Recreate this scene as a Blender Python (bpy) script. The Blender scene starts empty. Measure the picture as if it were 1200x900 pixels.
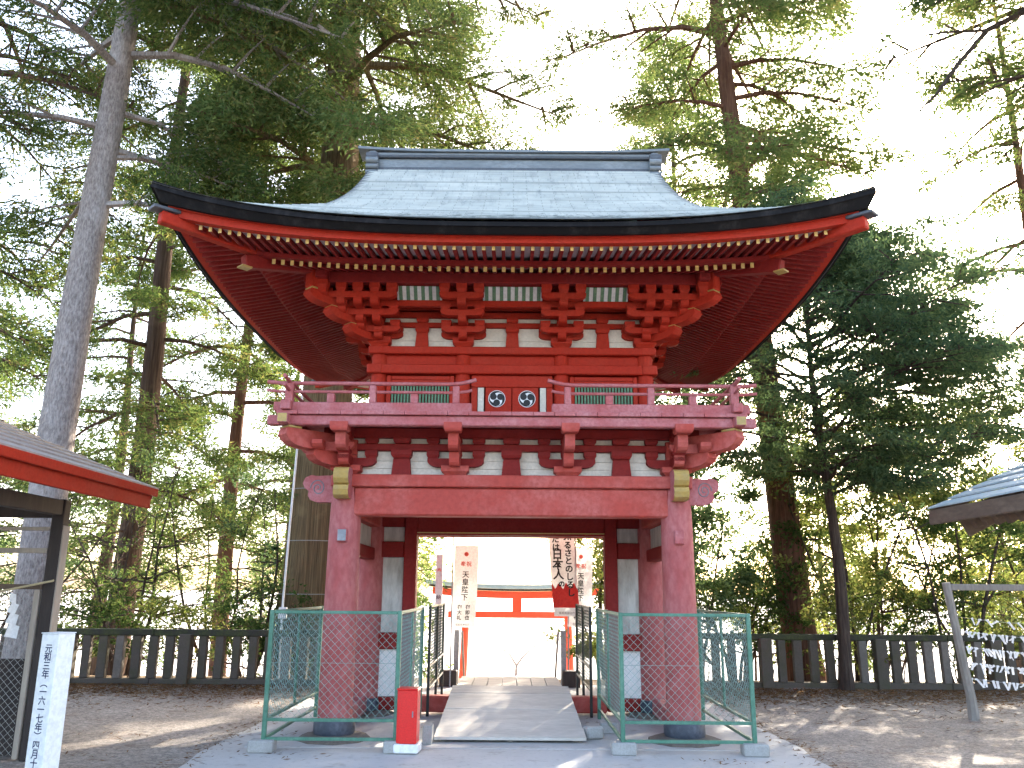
import bpy, math, random
import numpy as np
from mathutils import Vector, Matrix

SC = bpy.context.scene
COL = SC.collection
PI = math.pi
R = math.radians
rng = random.Random(7)
NR = np.random.default_rng(11)

# ------------------------------------------------------------------ camera
cam_d = bpy.data.cameras.new("camera")
cam = bpy.data.objects.new("camera", cam_d)
COL.objects.link(cam)
cam_d.sensor_width = 36.0
cam_d.lens = 985 / 1200 * 36.0
cam_d.clip_end = 3000
cam.matrix_world = (Matrix.Translation((0, 0, 1.6)) @ Matrix.Rotation(PI / 2 + math.atan(242 / 985), 4, 'X')
                    @ Matrix.Rotation(R(0.45), 4, 'Z'))
SC.camera = cam

# ------------------------------------------------------------------ world, sun, exposure
SUN_AZ, SUN_EL = 27.0, 26.0            # azimuth clockwise from +Y (away from the viewer)
world = bpy.data.worlds.new("World")
SC.world = world
world.use_nodes = True
wn = world.node_tree
sky_n = wn.nodes.new("ShaderNodeTexSky")
sky_n.sky_type = 'NISHITA'
sky_n.sun_disc = False
sky_n.sun_elevation = R(SUN_EL)
sky_n.sun_rotation = R(SUN_AZ)
sky_n.air_density = 0.85
sky_n.dust_density = 3.5
sky_n.ozone_density = 0.0
wn.links.new(sky_n.outputs[0], wn.nodes["Background"].inputs[0])
wn.nodes["Background"].inputs[1].default_value = 0.15
sun_d = bpy.data.lights.new("sun", 'SUN')
sun_d.energy = 3.0
sun_d.angle = R(0.6)
sun_d.color = (1.0, 0.91, 0.77)
sun = bpy.data.objects.new("sun", sun_d)
COL.objects.link(sun)
to_sun = Vector((math.sin(R(SUN_AZ)) * math.cos(R(SUN_EL)), math.cos(R(SUN_AZ)) * math.cos(R(SUN_EL)), math.sin(R(SUN_EL))))
sun.rotation_euler = to_sun.to_track_quat('Z', 'Y').to_euler()
sun.location = (20, 40, 30)
SC.view_settings.view_transform = 'Standard'
SC.view_settings.look = 'None'
SC.view_settings.exposure = 3.0
SC.view_settings.gamma = 1.0
SC.view_settings.use_curve_mapping = False
SC.render.engine = 'CYCLES'
SC.cycles.use_denoising = True
SC.cycles.max_bounces = 6
SC.cycles.diffuse_bounces = 4
SC.cycles.glossy_bounces = 2
SC.cycles.transmission_bounces = 4
SC.cycles.transparent_max_bounces = 4
SC.cycles.sample_clamp_indirect = 6.0
SC.cycles.use_adaptive_sampling = True
SC.cycles.adaptive_threshold = 0.02

# ------------------------------------------------------------------ materials
def new_mat(name):
    m = bpy.data.materials.new(name)
    m.use_nodes = True
    return m, m.node_tree, m.node_tree.nodes["Principled BSDF"]

def mapped(nt, scale=(1, 1, 1), obj=True):
    tc = nt.nodes.new("ShaderNodeTexCoord")
    mp = nt.nodes.new("ShaderNodeMapping")
    mp.inputs['Scale'].default_value = scale
    nt.links.new(tc.outputs['Object'], mp.inputs['Vector'])
    return mp.outputs[0]

def noise(nt, vec, scale, detail=4, rough=0.6):
    n = nt.nodes.new("ShaderNodeTexNoise")
    n.inputs['Scale'].default_value = scale
    n.inputs['Detail'].default_value = detail
    n.inputs['Roughness'].default_value = rough
    nt.links.new(vec, n.inputs['Vector'])
    return n.outputs[0]

def ramp(nt, fac, stops):
    r = nt.nodes.new("ShaderNodeValToRGB")
    els = r.color_ramp.elements
    while len(els) < len(stops):
        els.new(0.5)
    for e, (p, c) in zip(els, stops):
        e.position = p
        e.color = (c[0], c[1], c[2], 1)
    nt.links.new(fac, r.inputs[0])
    return r.outputs[0]

def mix(nt, fac, a, b, mode='MIX'):
    m = nt.nodes.new("ShaderNodeMix")
    m.data_type = 'RGBA'
    m.blend_type = mode
    for sock, v in ((m.inputs[0], fac), (m.inputs[6], a), (m.inputs[7], b)):
        if hasattr(v, 'is_output'):
            nt.links.new(v, sock)
        elif isinstance(v, (int, float)):
            sock.default_value = v
        else:
            sock.default_value = (v[0], v[1], v[2], 1)
    return m.outputs[2]

def bump(nt, b, height, strength=0.3, dist=0.01):
    n = nt.nodes.new("ShaderNodeBump")
    n.inputs['Strength'].default_value = strength
    n.inputs['Distance'].default_value = dist
    nt.links.new(height, n.inputs['Height'])
    nt.links.new(n.outputs[0], b.inputs['Normal'])

def painted(name, base, worn, stretch=(1, 1, 1), scale=3.0, lo=0.45, hi=0.75, rough=0.6, dark=None, bstr=0.25, grain=30, spec=0.4):
    """Paint on wood: large worn patches, fine grain, a few dark specks."""
    m, nt, b = new_mat(name)
    v = mapped(nt, stretch)
    n1 = noise(nt, v, scale, 6, 0.65)
    c = ramp(nt, n1, [(lo, base), (hi, worn)])
    n2 = noise(nt, v, grain, 3, 0.6)
    d = dark or tuple(x * 0.72 for x in base)
    c = mix(nt, ramp(nt, n2, [(0.35, (0.55,) * 3), (0.6, (0, 0, 0))]), c, d)
    nt.links.new(c, b.inputs['Base Color'])
    b.inputs['Roughness'].default_value = rough
    b.inputs['Specular IOR Level'].default_value = spec
    bump(nt, b, n2, bstr, 0.004)
    return m

M = {}
M['red'] = painted('vermilion_paint', (0.385, 0.026, 0.011), (0.37, 0.042, 0.022), scale=2.5, rough=0.65, spec=0.15)
M['red_faded_skylit'] = painted('faded_skylit_red_paint', (0.40, 0.060, 0.043), (0.48, 0.145, 0.12), scale=2.2, lo=0.42, hi=0.78, rough=0.65, grain=18, spec=0.2)  # real fading plus pinkish sky light put into the lower-storey red
M['red_column_skylit'] = painted('bleached_skylit_column_paint', (0.375, 0.085, 0.078), (0.45, 0.175, 0.165), stretch=(1, 1, 0.5), scale=3, lo=0.38, hi=0.72, rough=0.65, grain=18, spec=0.2)  # faded column paint with the sky's pink reflection mixed into its colour
M['red_rail'] = painted('sun_bleached_red_paint', (0.385, 0.088, 0.084), (0.46, 0.19, 0.19), scale=4, lo=0.36, hi=0.70, rough=0.6, spec=0.25)
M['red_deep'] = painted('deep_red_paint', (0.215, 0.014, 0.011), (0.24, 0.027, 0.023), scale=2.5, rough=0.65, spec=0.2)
M['red_shed'] = painted('dull_red_fascia_paint', (0.32, 0.024, 0.010), (0.28, 0.034, 0.018), scale=3, rough=0.65, spec=0.1)
M['yellow'] = painted('ochre_paint', (0.62, 0.42, 0.13), (0.55, 0.42, 0.22), scale=9, rough=0.6)
M['gold'] = painted('old_gold_paint', (0.42, 0.27, 0.07), (0.30, 0.22, 0.10), scale=8, rough=0.45)
M['plaster'] = painted('white_plaster', (0.68, 0.62, 0.52), (0.52, 0.46, 0.37), scale=5, lo=0.45, hi=0.8, rough=0.85)
M['panel'] = painted('weathered_pale_board', (0.56, 0.53, 0.47), (0.30, 0.27, 0.23), stretch=(1, 1, 0.25), scale=9, lo=0.42, hi=0.7, rough=0.85)
M['panel_new'] = painted('white_board', (0.78, 0.76, 0.72), (0.66, 0.63, 0.58), scale=4, rough=0.8)
M['green'] = painted('green_paint', (0.10, 0.19, 0.10), (0.17, 0.26, 0.15), scale=8, rough=0.6)
M['soffit'] = painted('soffit_whitewash', (0.55, 0.46, 0.42), (0.42, 0.33, 0.30), scale=4, rough=0.8)
M['ink'] = painted('black_ink', (0.012, 0.012, 0.013), (0.02, 0.02, 0.02), scale=5, rough=0.6)
M['ink_blue'] = painted('blue_black_ink', (0.008, 0.012, 0.07), (0.012, 0.018, 0.09), scale=5, rough=0.6)
M['ink_red'] = painted('red_ink', (0.75, 0.10, 0.06), (0.7, 0.14, 0.1), scale=5, rough=0.7)
M['lead'] = painted('copper_ridge_metal', (0.145, 0.16, 0.165), (0.23, 0.25, 0.255), stretch=(0.4, 1, 1), scale=5, rough=0.42, spec=0.5)
M['lead_dark'] = painted('dark_ridge_metal', (0.07, 0.075, 0.085), (0.11, 0.12, 0.13), scale=5, rough=0.5)
M['eave_black'] = painted('blackened_eave_layers', (0.008, 0.007, 0.007), (0.045, 0.04, 0.038), stretch=(1, 1, 0.3), scale=6, lo=0.5, hi=0.85, rough=0.8, grain=40, spec=0.15)
M['collar'] = painted('dark_column_collar', (0.055, 0.065, 0.085), (0.12, 0.13, 0.16), scale=6, rough=0.5)
M['stone'] = painted('grey_stone', (0.15, 0.125, 0.105), (0.20, 0.17, 0.14), scale=4, rough=0.9, bstr=0.5)
M['stone_moss'] = painted('mossy_stone', (0.095, 0.076, 0.06), (0.07, 0.066, 0.034), scale=3.5, lo=0.45, hi=0.7, rough=0.95, bstr=0.6, grain=45)
M['stone_cap'] = painted('dark_mossy_stone', (0.04, 0.036, 0.027), (0.06, 0.068, 0.022), scale=4.5, lo=0.4, hi=0.65, rough=0.95, bstr=0.6)
M['concrete'] = painted('concrete_block', (0.36, 0.35, 0.33), (0.26, 0.25, 0.23), scale=9, rough=0.95, bstr=0.5, grain=60)
M['fence_green'] = painted('green_fence_paint', (0.06, 0.175, 0.115), (0.13, 0.26, 0.185), scale=6, lo=0.4, hi=0.75, rough=0.45)
M['wire_green'] = painted('green_wire', (0.20, 0.32, 0.28), (0.32, 0.42, 0.38), scale=6, rough=0.5)
M['black_metal'] = painted('black_fence_paint', (0.012, 0.014, 0.013), (0.03, 0.03, 0.03), scale=6, rough=0.45)
M['wire_dark'] = painted('dark_green_wire', (0.03, 0.06, 0.04), (0.06, 0.09, 0.06), scale=6, rough=0.5)
M['wire_grey'] = painted('galvanised_wire', (0.30, 0.29, 0.27), (0.22, 0.20, 0.17), scale=6, rough=0.45)
M['red_box'] = painted('red_enamel', (0.72, 0.022, 0.018), (0.66, 0.03, 0.025), scale=4, rough=0.3, grain=80, bstr=0.05)
M['white_paint'] = painted('white_paint', (0.80, 0.80, 0.79), (0.72, 0.72, 0.70), scale=5, rough=0.5, bstr=0.1)
M['steel'] = painted('grey_steel', (0.23, 0.23, 0.24), (0.32, 0.32, 0.33), scale=5, rough=0.4)
M['board'] = painted('weathered_plywood', (0.58, 0.52, 0.45), (0.45, 0.39, 0.33), stretch=(0.35, 1.5, 1), scale=5, lo=0.42, hi=0.72, rough=0.85, grain=25)
M['wood_dark'] = painted('dark_stained_wood', (0.03, 0.02, 0.017), (0.055, 0.038, 0.03), stretch=(1, 1, 0.2), scale=8, rough=0.7)
M['wood_brown'] = painted('brown_weathered_wood', (0.12, 0.08, 0.055), (0.18, 0.13, 0.09), stretch=(0.6, 0.3, 1), scale=9, rough=0.8)
M['wood_pale'] = painted('pale_weathered_wood', (0.36, 0.30, 0.24), (0.26, 0.21, 0.17), stretch=(1, 1, 0.2), scale=9, rough=0.8)
M['wood_grey'] = painted('grey_weathered_wood', (0.24, 0.215, 0.19), (0.33, 0.30, 0.27), stretch=(1, 1, 0.2), scale=8, rough=0.9)
M['roof_brown'] = painted('brown_roof_sheet', (0.26, 0.215, 0.19), (0.36, 0.31, 0.28), scale=3, rough=0.5)
M['roof_blue'] = painted('blue_grey_roof_board', (0.31, 0.40, 0.43), (0.42, 0.49, 0.51), scale=2.5, rough=0.5)
M['torii'] = painted('torii_vermilion', (0.72, 0.07, 0.022), (0.68, 0.10, 0.05), scale=2, rough=0.5)
M['rope'] = painted('straw_rope', (0.48, 0.38, 0.22), (0.36, 0.28, 0.16), scale=40, rough=0.9)
M['paper'] = painted('white_paper', (0.80, 0.79, 0.80), (0.72, 0.71, 0.72), scale=5, rough=0.9, bstr=0.05)
M['cloth'] = painted('banner_cloth', (0.74, 0.73, 0.71), (0.64, 0.63, 0.61), scale=3, rough=0.95, bstr=0.1)
M['cloth_red'] = painted('banner_red_cloth', (0.68, 0.05, 0.04), (0.6, 0.07, 0.06), scale=3, rough=0.95, bstr=0.1)
M['conduit'] = painted('white_conduit', (0.75, 0.75, 0.76), (0.6, 0.6, 0.6), scale=3, rough=0.5)

def cloth_translucent(m, k=0.2):
    nt = m.node_tree
    b = nt.nodes["Principled BSDF"]
    t = nt.nodes.new("ShaderNodeBsdfTranslucent")
    src = b.inputs['Base Color'].links[0].from_socket
    nt.links.new(src, t.inputs[0])
    ms = nt.nodes.new("ShaderNodeMixShader")
    ms.inputs[0].default_value = k
    nt.links.new(b.outputs[0], ms.inputs[1])
    nt.links.new(t.outputs[0], ms.inputs[2])
    nt.links.new(ms.outputs[0], nt.nodes["Material Output"].inputs[0])
for k in ('cloth', 'cloth_red', 'paper'):
    cloth_translucent(M[k])

def roof_mat():
    m, nt, b = new_mat('verdigris_copper_shingles')
    v = mapped(nt)
    n1 = noise(nt, v, 1.3, 5, 0.65)
    c = ramp(nt, n1, [(0.35, (0.34, 0.35, 0.31)), (0.65, (0.47, 0.475, 0.42))])
    v2 = mapped(nt, (4.0, 0.6, 0.6))
    n2 = noise(nt, v2, 3.0, 5, 0.7)
    c = mix(nt, ramp(nt, n2, [(0.52, (0, 0, 0)), (0.72, (0.6,) * 3)]), c, (0.15, 0.17, 0.165))
    br = nt.nodes.new("ShaderNodeTexBrick")
    nt.links.new(mapped(nt, (1, 1, 1)), br.inputs['Vector'])
    br.inputs['Scale'].default_value = 1.0
    br.inputs['Brick Width'].default_value = 0.36
    br.inputs['Row Height'].default_value = 0.1
    br.inputs['Mortar Size'].default_value = 0.006
    br.inputs['Color1'].default_value = (1, 1, 1, 1)
    br.inputs['Color2'].default_value = (0.82, 0.84, 0.86, 1)
    br.inputs['Mortar'].default_value = (0.55, 0.58, 0.58, 1)
    c = mix(nt, 0.8, c, br.outputs[0], 'MULTIPLY')
    # moss and soot collected on the lowest courses
    n3 = noise(nt, mapped(nt, (1.2, 1.2, 1.2)), 5.0, 6, 0.75)
    sep = nt.nodes.new("ShaderNodeSeparateXYZ")
    tc = nt.nodes.new("ShaderNodeTexCoord")
    nt.links.new(tc.outputs['Object'], sep.inputs[0])
    mr = nt.nodes.new("ShaderNodeMapRange")
    mr.inputs[1].default_value = 5.25
    mr.inputs[2].default_value = 5.95
    mr.inputs[3].default_value = 0.28
    mr.inputs[4].default_value = -0.18
    nt.links.new(sep.outputs[2], mr.inputs[0])
    ad = nt.nodes.new("ShaderNodeMath")
    ad.operation = 'ADD'
    nt.links.new(n3, ad.inputs[0])
    nt.links.new(mr.outputs[0], ad.inputs[1])
    c = mix(nt, ramp(nt, ad.outputs[0], [(0.5, (0, 0, 0)), (0.66, (0.8,) * 3)]), c, (0.055, 0.06, 0.05))
    nt.links.new(c, b.inputs['Base Color'])
    b.inputs['Roughness'].default_value = 0.42
    b.inputs['Metallic'].default_value = 0.0
    b.inputs['Specular IOR Level'].default_value = 0.6
    bump(nt, b, n2, 0.15, 0.004)
    return m
M['roof'] = roof_mat()

def ground_mat():
    m, nt, b = new_mat('gravelly_earth')
    v = mapped(nt)
    n1 = noise(nt, v, 0.45, 6, 0.6)
    c = ramp(nt, n1, [(0.35, (0.40, 0.36, 0.325)), (0.65, (0.30, 0.255, 0.215))])
    n2 = noise(nt, v, 38, 3, 0.7)
    c = mix(nt, ramp(nt, n2, [(0.38, (0.65,) * 3), (0.6, (0, 0, 0))]), c, (0.13, 0.115, 0.10))
    vo = nt.nodes.new("ShaderNodeTexVoronoi")
    vo.inputs['Scale'].default_value = 26
    nt.links.new(v, vo.inputs['Vector'])
    sv = nt.nodes.new("ShaderNodeSeparateColor")
    nt.links.new(vo.outputs['Color'], sv.inputs[0])
    c = mix(nt, 0.55, c, ramp(nt, sv.outputs[0], [(0.0, (0.45, 0.43, 0.41)), (0.5, (0.95, 0.93, 0.9)), (1.0, (1.45, 1.42, 1.38))]), 'MULTIPLY')
    n5 = noise(nt, v, 70, 2, 0.6)
    c = mix(nt, ramp(nt, n5, [(0.58, (0, 0, 0)), (0.7, (0.7,) * 3)]), c, (0.44, 0.42, 0.40))
    n3 = noise(nt, mapped(nt, (0.7, 1.6, 1)), 1.5, 7, 0.75)
    c = mix(nt, ramp(nt, n3, [(0.56, (0, 0, 0)), (0.70, (0.75,) * 3)]), c, (0.15, 0.085, 0.05))
    # the plaza below the steps is spread with pale gravel, the slope is leaf mould
    sep = nt.nodes.new("ShaderNodeSeparateXYZ")
    tc = nt.nodes.new("ShaderNodeTexCoord")
    nt.links.new(tc.outputs['Object'], sep.inputs[0])
    mr = nt.nodes.new("ShaderNodeMapRange")
    mr.inputs[1].default_value = 15.0
    mr.inputs[2].default_value = 16.5
    nt.links.new(sep.outputs[1], mr.inputs[0])
    c = mix(nt, mr.outputs[0], c, mix(nt, n2, (0.10, 0.065, 0.035), (0.20, 0.13, 0.07)))
    mr2 = nt.nodes.new("ShaderNodeMapRange")
    mr2.inputs[1].default_value = 24.0
    mr2.inputs[2].default_value = 27.0
    nt.links.new(sep.outputs[1], mr2.inputs[0])
    c = mix(nt, mr2.outputs[0], c, mix(nt, n1, (0.62, 0.59, 0.55), (0.50, 0.47, 0.43)))
    nt.links.new(c, b.inputs['Base Color'])
    b.inputs['Roughness'].default_value = 0.95
    b.inputs['Specular IOR Level'].default_value = 0.2
    bump(nt, b, n2, 0.7, 0.02)
    return m
M['ground'] = ground_mat()

def paving_mat():
    m, nt, b = new_mat('worn_concrete_paving')
    v = mapped(nt)
    n1 = noise(nt, v, 0.9, 6, 0.65)
    c = ramp(nt, n1, [(0.3, (0.40, 0.385, 0.365)), (0.7, (0.49, 0.47, 0.445))])
    n2 = noise(nt, v, 14, 5, 0.7)
    c = mix(nt, ramp(nt, n2, [(0.55, (0, 0, 0)), (0.72, (0.5,) * 3)]), c, (0.20, 0.185, 0.165))
    n3 = noise(nt, v, 2.3, 5, 0.7)
    c = mix(nt, ramp(nt, n3, [(0.58, (0, 0, 0)), (0.72, (0.6,) * 3)]), c, (0.20, 0.165, 0.12))
    nt.links.new(c, b.inputs['Base Color'])
    b.inputs['Roughness'].default_value = 0.9
    bump(nt, b, n2, 0.3, 0.006)
    return m
M['paving'] = paving_mat()

def bark_mat(name, c1, c2, c3, sx=9.0, sz=0.7, strength=0.9):
    m, nt, b = new_mat(name)
    v = mapped(nt, (sx, sx, sz))
    n1 = noise(nt, v, 2.2, 6, 0.65)
    c = ramp(nt, n1, [(0.3, c1), (0.55, c2), (0.75, c3)])
    n2 = noise(nt, mapped(nt), 1.1, 4, 0.6)
    c = mix(nt, ramp(nt, n2, [(0.55, (0, 0, 0)), (0.75, (0.5,) * 3)]), c, tuple(x * 1.5 for x in c3))
    nt.links.new(c, b.inputs['Base Color'])
    b.inputs['Roughness'].default_value = 0.95
    b.inputs['Specular IOR Level'].default_value = 0.15
    bump(nt, b, n1, strength, 0.04)
    return m
M['bark_grey'] = bark_mat('grey_fissured_bark', (0.13, 0.105, 0.095), (0.31, 0.265, 0.24), (0.45, 0.40, 0.365), 16, 5.0)
M['bark_brown'] = bark_mat('brown_cedar_bark', (0.035, 0.022, 0.016), (0.085, 0.055, 0.04), (0.145, 0.10, 0.072), 10, 0.5)
M['bark_red'] = bark_mat('red_brown_bark', (0.06, 0.028, 0.018), (0.13, 0.065, 0.042), (0.20, 0.115, 0.075), 10, 0.6)
M['bark_fibre'] = bark_mat('fibrous_cedar_bark', (0.055, 0.036, 0.02), (0.17, 0.115, 0.06), (0.28, 0.20, 0.10), 22, 0.25, 1.0)
M['bark_dark'] = bark_mat('dark_thin_bark', (0.03, 0.022, 0.018), (0.07, 0.05, 0.04), (0.11, 0.09, 0.07), 14, 1.0)

def leaf_mat(name, cols, trans=0.45):
    m, nt, b = new_mat(name)
    g = nt.nodes.new("ShaderNodeNewGeometry")
    n = noise(nt, mapped(nt), 0.55, 3, 0.6)
    ad = nt.nodes.new("ShaderNodeMath")
    ad.operation = 'MULTIPLY_ADD'
    nt.links.new(g.outputs['Random Per Island'], ad.inputs[0])
    ad.inputs[1].default_value = 0.6
    sb = nt.nodes.new("ShaderNodeMath")
    sb.operation = 'SUBTRACT'
    nt.links.new(n, sb.inputs[0])
    sb.inputs[1].default_value = 0.28
    nt.links.new(sb.outputs[0], ad.inputs[2])
    c = ramp(nt, ad.outputs[0], [(i / (len(cols) - 1), q) for i, q in enumerate(cols)])
    nt.nodes.remove(b)
    d = nt.nodes.new("ShaderNodeBsdfDiffuse")
    t = nt.nodes.new("ShaderNodeBsdfTranslucent")
    nt.links.new(c, d.inputs[0])
    c2 = mix(nt, 1.0, c, (1.2, 1.2, 0.85), 'MULTIPLY')
    nt.links.new(c2, t.inputs[0])
    ms = nt.nodes.new("ShaderNodeMixShader")
    ms.inputs[0].default_value = trans
    nt.links.new(d.outputs[0], ms.inputs[1])
    nt.links.new(t.outputs[0], ms.inputs[2])
    nt.links.new(ms.outputs[0], nt.nodes["Material Output"].inputs[0])
    return m
M['leaf_cedar'] = leaf_mat('cedar_needles', [(0.03, 0.052, 0.02), (0.06, 0.098, 0.036), (0.105, 0.14, 0.05), (0.19, 0.135, 0.065)], 0.48)
M['leaf_warm'] = leaf_mat('sunny_cedar_needles', [(0.045, 0.08, 0.026), (0.09, 0.135, 0.05), (0.145, 0.185, 0.07), (0.24, 0.19, 0.09)], 0.5)
M['leaf_fir'] = leaf_mat('dark_fir_needles', [(0.026, 0.052, 0.032), (0.058, 0.098, 0.056), (0.10, 0.148, 0.075), (0.15, 0.185, 0.085)], 0.48)
M['leaf_broad'] = leaf_mat('broad_evergreen_leaves', [(0.018, 0.042, 0.015), (0.04, 0.072, 0.024), (0.075, 0.105, 0.04), (0.13, 0.12, 0.05)], 0.42)
M['leaf_yellow'] = leaf_mat('yellow_green_leaves', [(0.045, 0.075, 0.022), (0.10, 0.13, 0.04), (0.16, 0.175, 0.06), (0.24, 0.18, 0.08)], 0.5)
M['leaf_brown'] = leaf_mat('fallen_needles', [(0.07, 0.035, 0.02), (0.13, 0.07, 0.035), (0.19, 0.11, 0.055), (0.24, 0.16, 0.09)], 0.1)

# ------------------------------------------------------------------ mesh helpers
class MB:
    def __init__(self):
        self.v, self.f, self.mi = [], [], []
    def add(self, vs, fs, mi=0):
        o = len(self.v)
        self.v += [tuple(p) for p in vs]
        self.f += [tuple(i + o for i in q) for q in fs]
        self.mi += [mi] * len(fs)
        return self
    def box(self, c, s, rot=None, b=0.0, mi=0):
        hx, hy, hz = s[0] / 2, s[1] / 2, s[2] / 2
        T = Matrix.Translation(c) @ (rot.to_4x4() if rot is not None else Matrix.Identity(4))
        if b <= 0:
            vs = [(sx * hx, sy * hy, sz * hz) for sz in (-1, 1) for sy in (-1, 1) for sx in (-1, 1)]
            fs = [(0, 2, 3, 1), (4, 5, 7, 6), (0, 1, 5, 4), (2, 6, 7, 3), (0, 4, 6, 2), (1, 3, 7, 5)]
        else:
            b = min(b, hx * .9, hy * .9, hz * .9)
            vs, idx = [], {}
            for sx in (-1, 1):
                for sy in (-1, 1):
                    for sz in (-1, 1):
                        for a in range(3):
                            p = [sx * (hx - b), sy * (hy - b), sz * (hz - b)]
                            p[a] = (sx * hx, sy * hy, sz * hz)[a]
                            idx[(sx, sy, sz, a)] = len(vs)
                            vs.append(tuple(p))
            fs = []
            def sgn(a, s, o1, s1, o2, s2):
                k = [0, 0, 0]
                k[a], k[o1], k[o2] = s, s1, s2
                return tuple(k)
            for a in range(3):
                o1, o2 = (a + 1) % 3, (a + 2) % 3
                for s in (-1, 1):
                    q = [idx[sgn(a, s, o1, s1, o2, s2) + (a,)] for s1, s2 in ((-1, -1), (1, -1), (1, 1), (-1, 1))]
                    fs.append(tuple(q if s > 0 else q[::-1]))
                for s1 in (-1, 1):
                    for s2 in (-1, 1):
                        kA, kB = sgn(a, -1, o1, s1, o2, s2), sgn(a, 1, o1, s1, o2, s2)
                        q = [idx[kA + (o1,)], idx[kB + (o1,)], idx[kB + (o2,)], idx[kA + (o2,)]]
                        fs.append(tuple(q if s1 * s2 > 0 else q[::-1]))
            for sx in (-1, 1):
                for sy in (-1, 1):
                    for sz in (-1, 1):
                        q = [idx[(sx, sy, sz, a)] for a in range(3)]
                        fs.append(tuple(q if sx * sy * sz > 0 else q[::-1]))
        return self.add([T @ Vector(p) for p in vs], fs, mi)
    def span(self, x0, x1, y0, y1, z0, z1, b=0.0, mi=0):
        return self.box(((x0 + x1) / 2, (y0 + y1) / 2, (z0 + z1) / 2), (abs(x1 - x0), abs(y1 - y0), abs(z1 - z0)), None, b, mi)
    def beam(self, p0, p1, w, h, b=0.0, up=(0, 0, 1), mi=0):
        p0, p1 = Vector(p0), Vector(p1)
        d = (p1 - p0)
        L = d.length
        d.normalize()
        side = Vector(up).cross(d)
        side.normalize()
        u = d.cross(side)
        rot = Matrix((d, side, u)).transposed()
        return self.box((p0 + p1) / 2, (L, w, h), rot, b, mi)
    def prism(self, prof, fn, t0, t1, mi=0, capmi=None):
        """prof: list of (a, b); fn(a, b, t) -> xyz; extruded from t0 to t1."""
        n = len(prof)
        vs = [fn(a, b, t0) for a, b in prof] + [fn(a, b, t1) for a, b in prof]
        self.add(vs, [(i, (i + 1) % n, n + (i + 1) % n, n + i) for i in range(n)], mi)
        o = len(self.v) - 2 * n
        cm = mi if capmi is None else capmi
        self.f += [tuple(o + i for i in range(n))[::-1], tuple(o + n + i for i in range(n))]
        self.mi += [cm, cm]
        return self
    def tube(self, pts, rad, n=8, cap=True, mi=0, rfun=None):
        pts = [Vector(p) for p in pts]
        if isinstance(rad, (int, float)):
            rad = [rad] * len(pts)
        vs = []
        prev = None
        for i, p in enumerate(pts):
            d = (pts[min(i + 1, len(pts) - 1)] - pts[max(i - 1, 0)]).normalized()
            a = prev if prev is not None else (Vector((1, 0, 0)) if abs(d.x) < 0.8 else Vector((0, 1, 0)))
            x = (a - d * a.dot(d)).normalized()
            prev = x
            y = d.cross(x)
            for k in range(n):
                t = 2 * PI * k / n
                r = rad[i] * (rfun(t, i) if rfun else 1)
                vs.append(p + x * (math.cos(t) * r) + y * (math.sin(t) * r))
        fs = [(i * n + k, i * n + (k + 1) % n, (i + 1) * n + (k + 1) % n, (i + 1) * n + k)
              for i in range(len(pts) - 1) for k in range(n)]
        if cap:
            fs.append(tuple(range(n))[::-1])
            fs.append(tuple((len(pts) - 1) * n + k for k in range(n)))
        return self.add(vs, fs, mi)
    def lathe(self, c, prof, n=20, mi=0):
        vs = [(c[0] + math.cos(2 * PI * k / n) * r, c[1] + math.sin(2 * PI * k / n) * r, c[2] + z) for r, z in prof for k in range(n)]
        fs = [(i * n + k, i * n + (k + 1) % n, (i + 1) * n + (k + 1) % n, (i + 1) * n + k)
              for i in range(len(prof) - 1) for k in range(n)]
        fs += [tuple(range(n))[::-1], tuple((len(prof) - 1) * n + k for k in range(n))]
        return self.add(vs, fs, mi)
    def grid(self, rows, mi=0):
        """rows: list of equally long lists of points"""
        n = len(rows[0])
        vs = [p for r in rows for p in r]
        fs = [(i * n + k, i * n + k + 1, (i + 1) * n + k + 1, (i + 1) * n + k) for i in range(len(rows) - 1) for k in range(n - 1)]
        return self.add(vs, fs, mi)
    def build(self, name, mat, parent=None, loc=None, smooth=False):
        me = bpy.data.meshes.new(name)
        me.from_pydata(self.v, [], self.f)
        mats = mat if isinstance(mat, (list, tuple)) else [mat]
        for k in mats:
            me.materials.append(M[k])
        if len(mats) > 1:
            me.polygons.foreach_set("material_index", self.mi)
        if smooth:
            me.polygons.foreach_set("use_smooth", [True] * len(me.polygons))
            if smooth != 'all':
                me.set_sharp_from_angle(angle=R(40))
        me.update()
        return link(name, me, parent, loc)

def link(name, me, parent=None, loc=None):
    o = bpy.data.objects.new(name, me)
    COL.objects.link(o)
    if parent is not None:
        o.parent = parent
    if loc is not None:
        o.location = loc
    return o

def tag(o, label=None, cat=None, group=None, kind=None):
    for k, v in (('label', label), ('category', cat), ('group', group), ('kind', kind)):
        if v:
            o[k] = v
    return o

def thing(name, label, cat, loc=(0, 0, 0), rz=0.0, group=None):
    o = bpy.data.objects.new(name, None)
    COL.objects.link(o)
    o.empty_display_size = 0.2
    o.location = loc
    o.rotation_euler = (0, 0, rz)
    return tag(o, label, cat, group)

def clone(o, parent=None, rz=None, loc=None):
    c = o.copy()
    COL.objects.link(c)
    c.parent = parent if parent is not None else o.parent
    if rz is not None:
        c.rotation_euler = (0, 0, o.rotation_euler.z + rz)
    if loc is not None:
        c.location = loc
    for ch in list(o.children):
        k = ch.copy()
        COL.objects.link(k)
        k.parent = c
        for ch2 in list(ch.children):
            k2 = ch2.copy()
            COL.objects.link(k2)
            k2.parent = k
    return c

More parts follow.
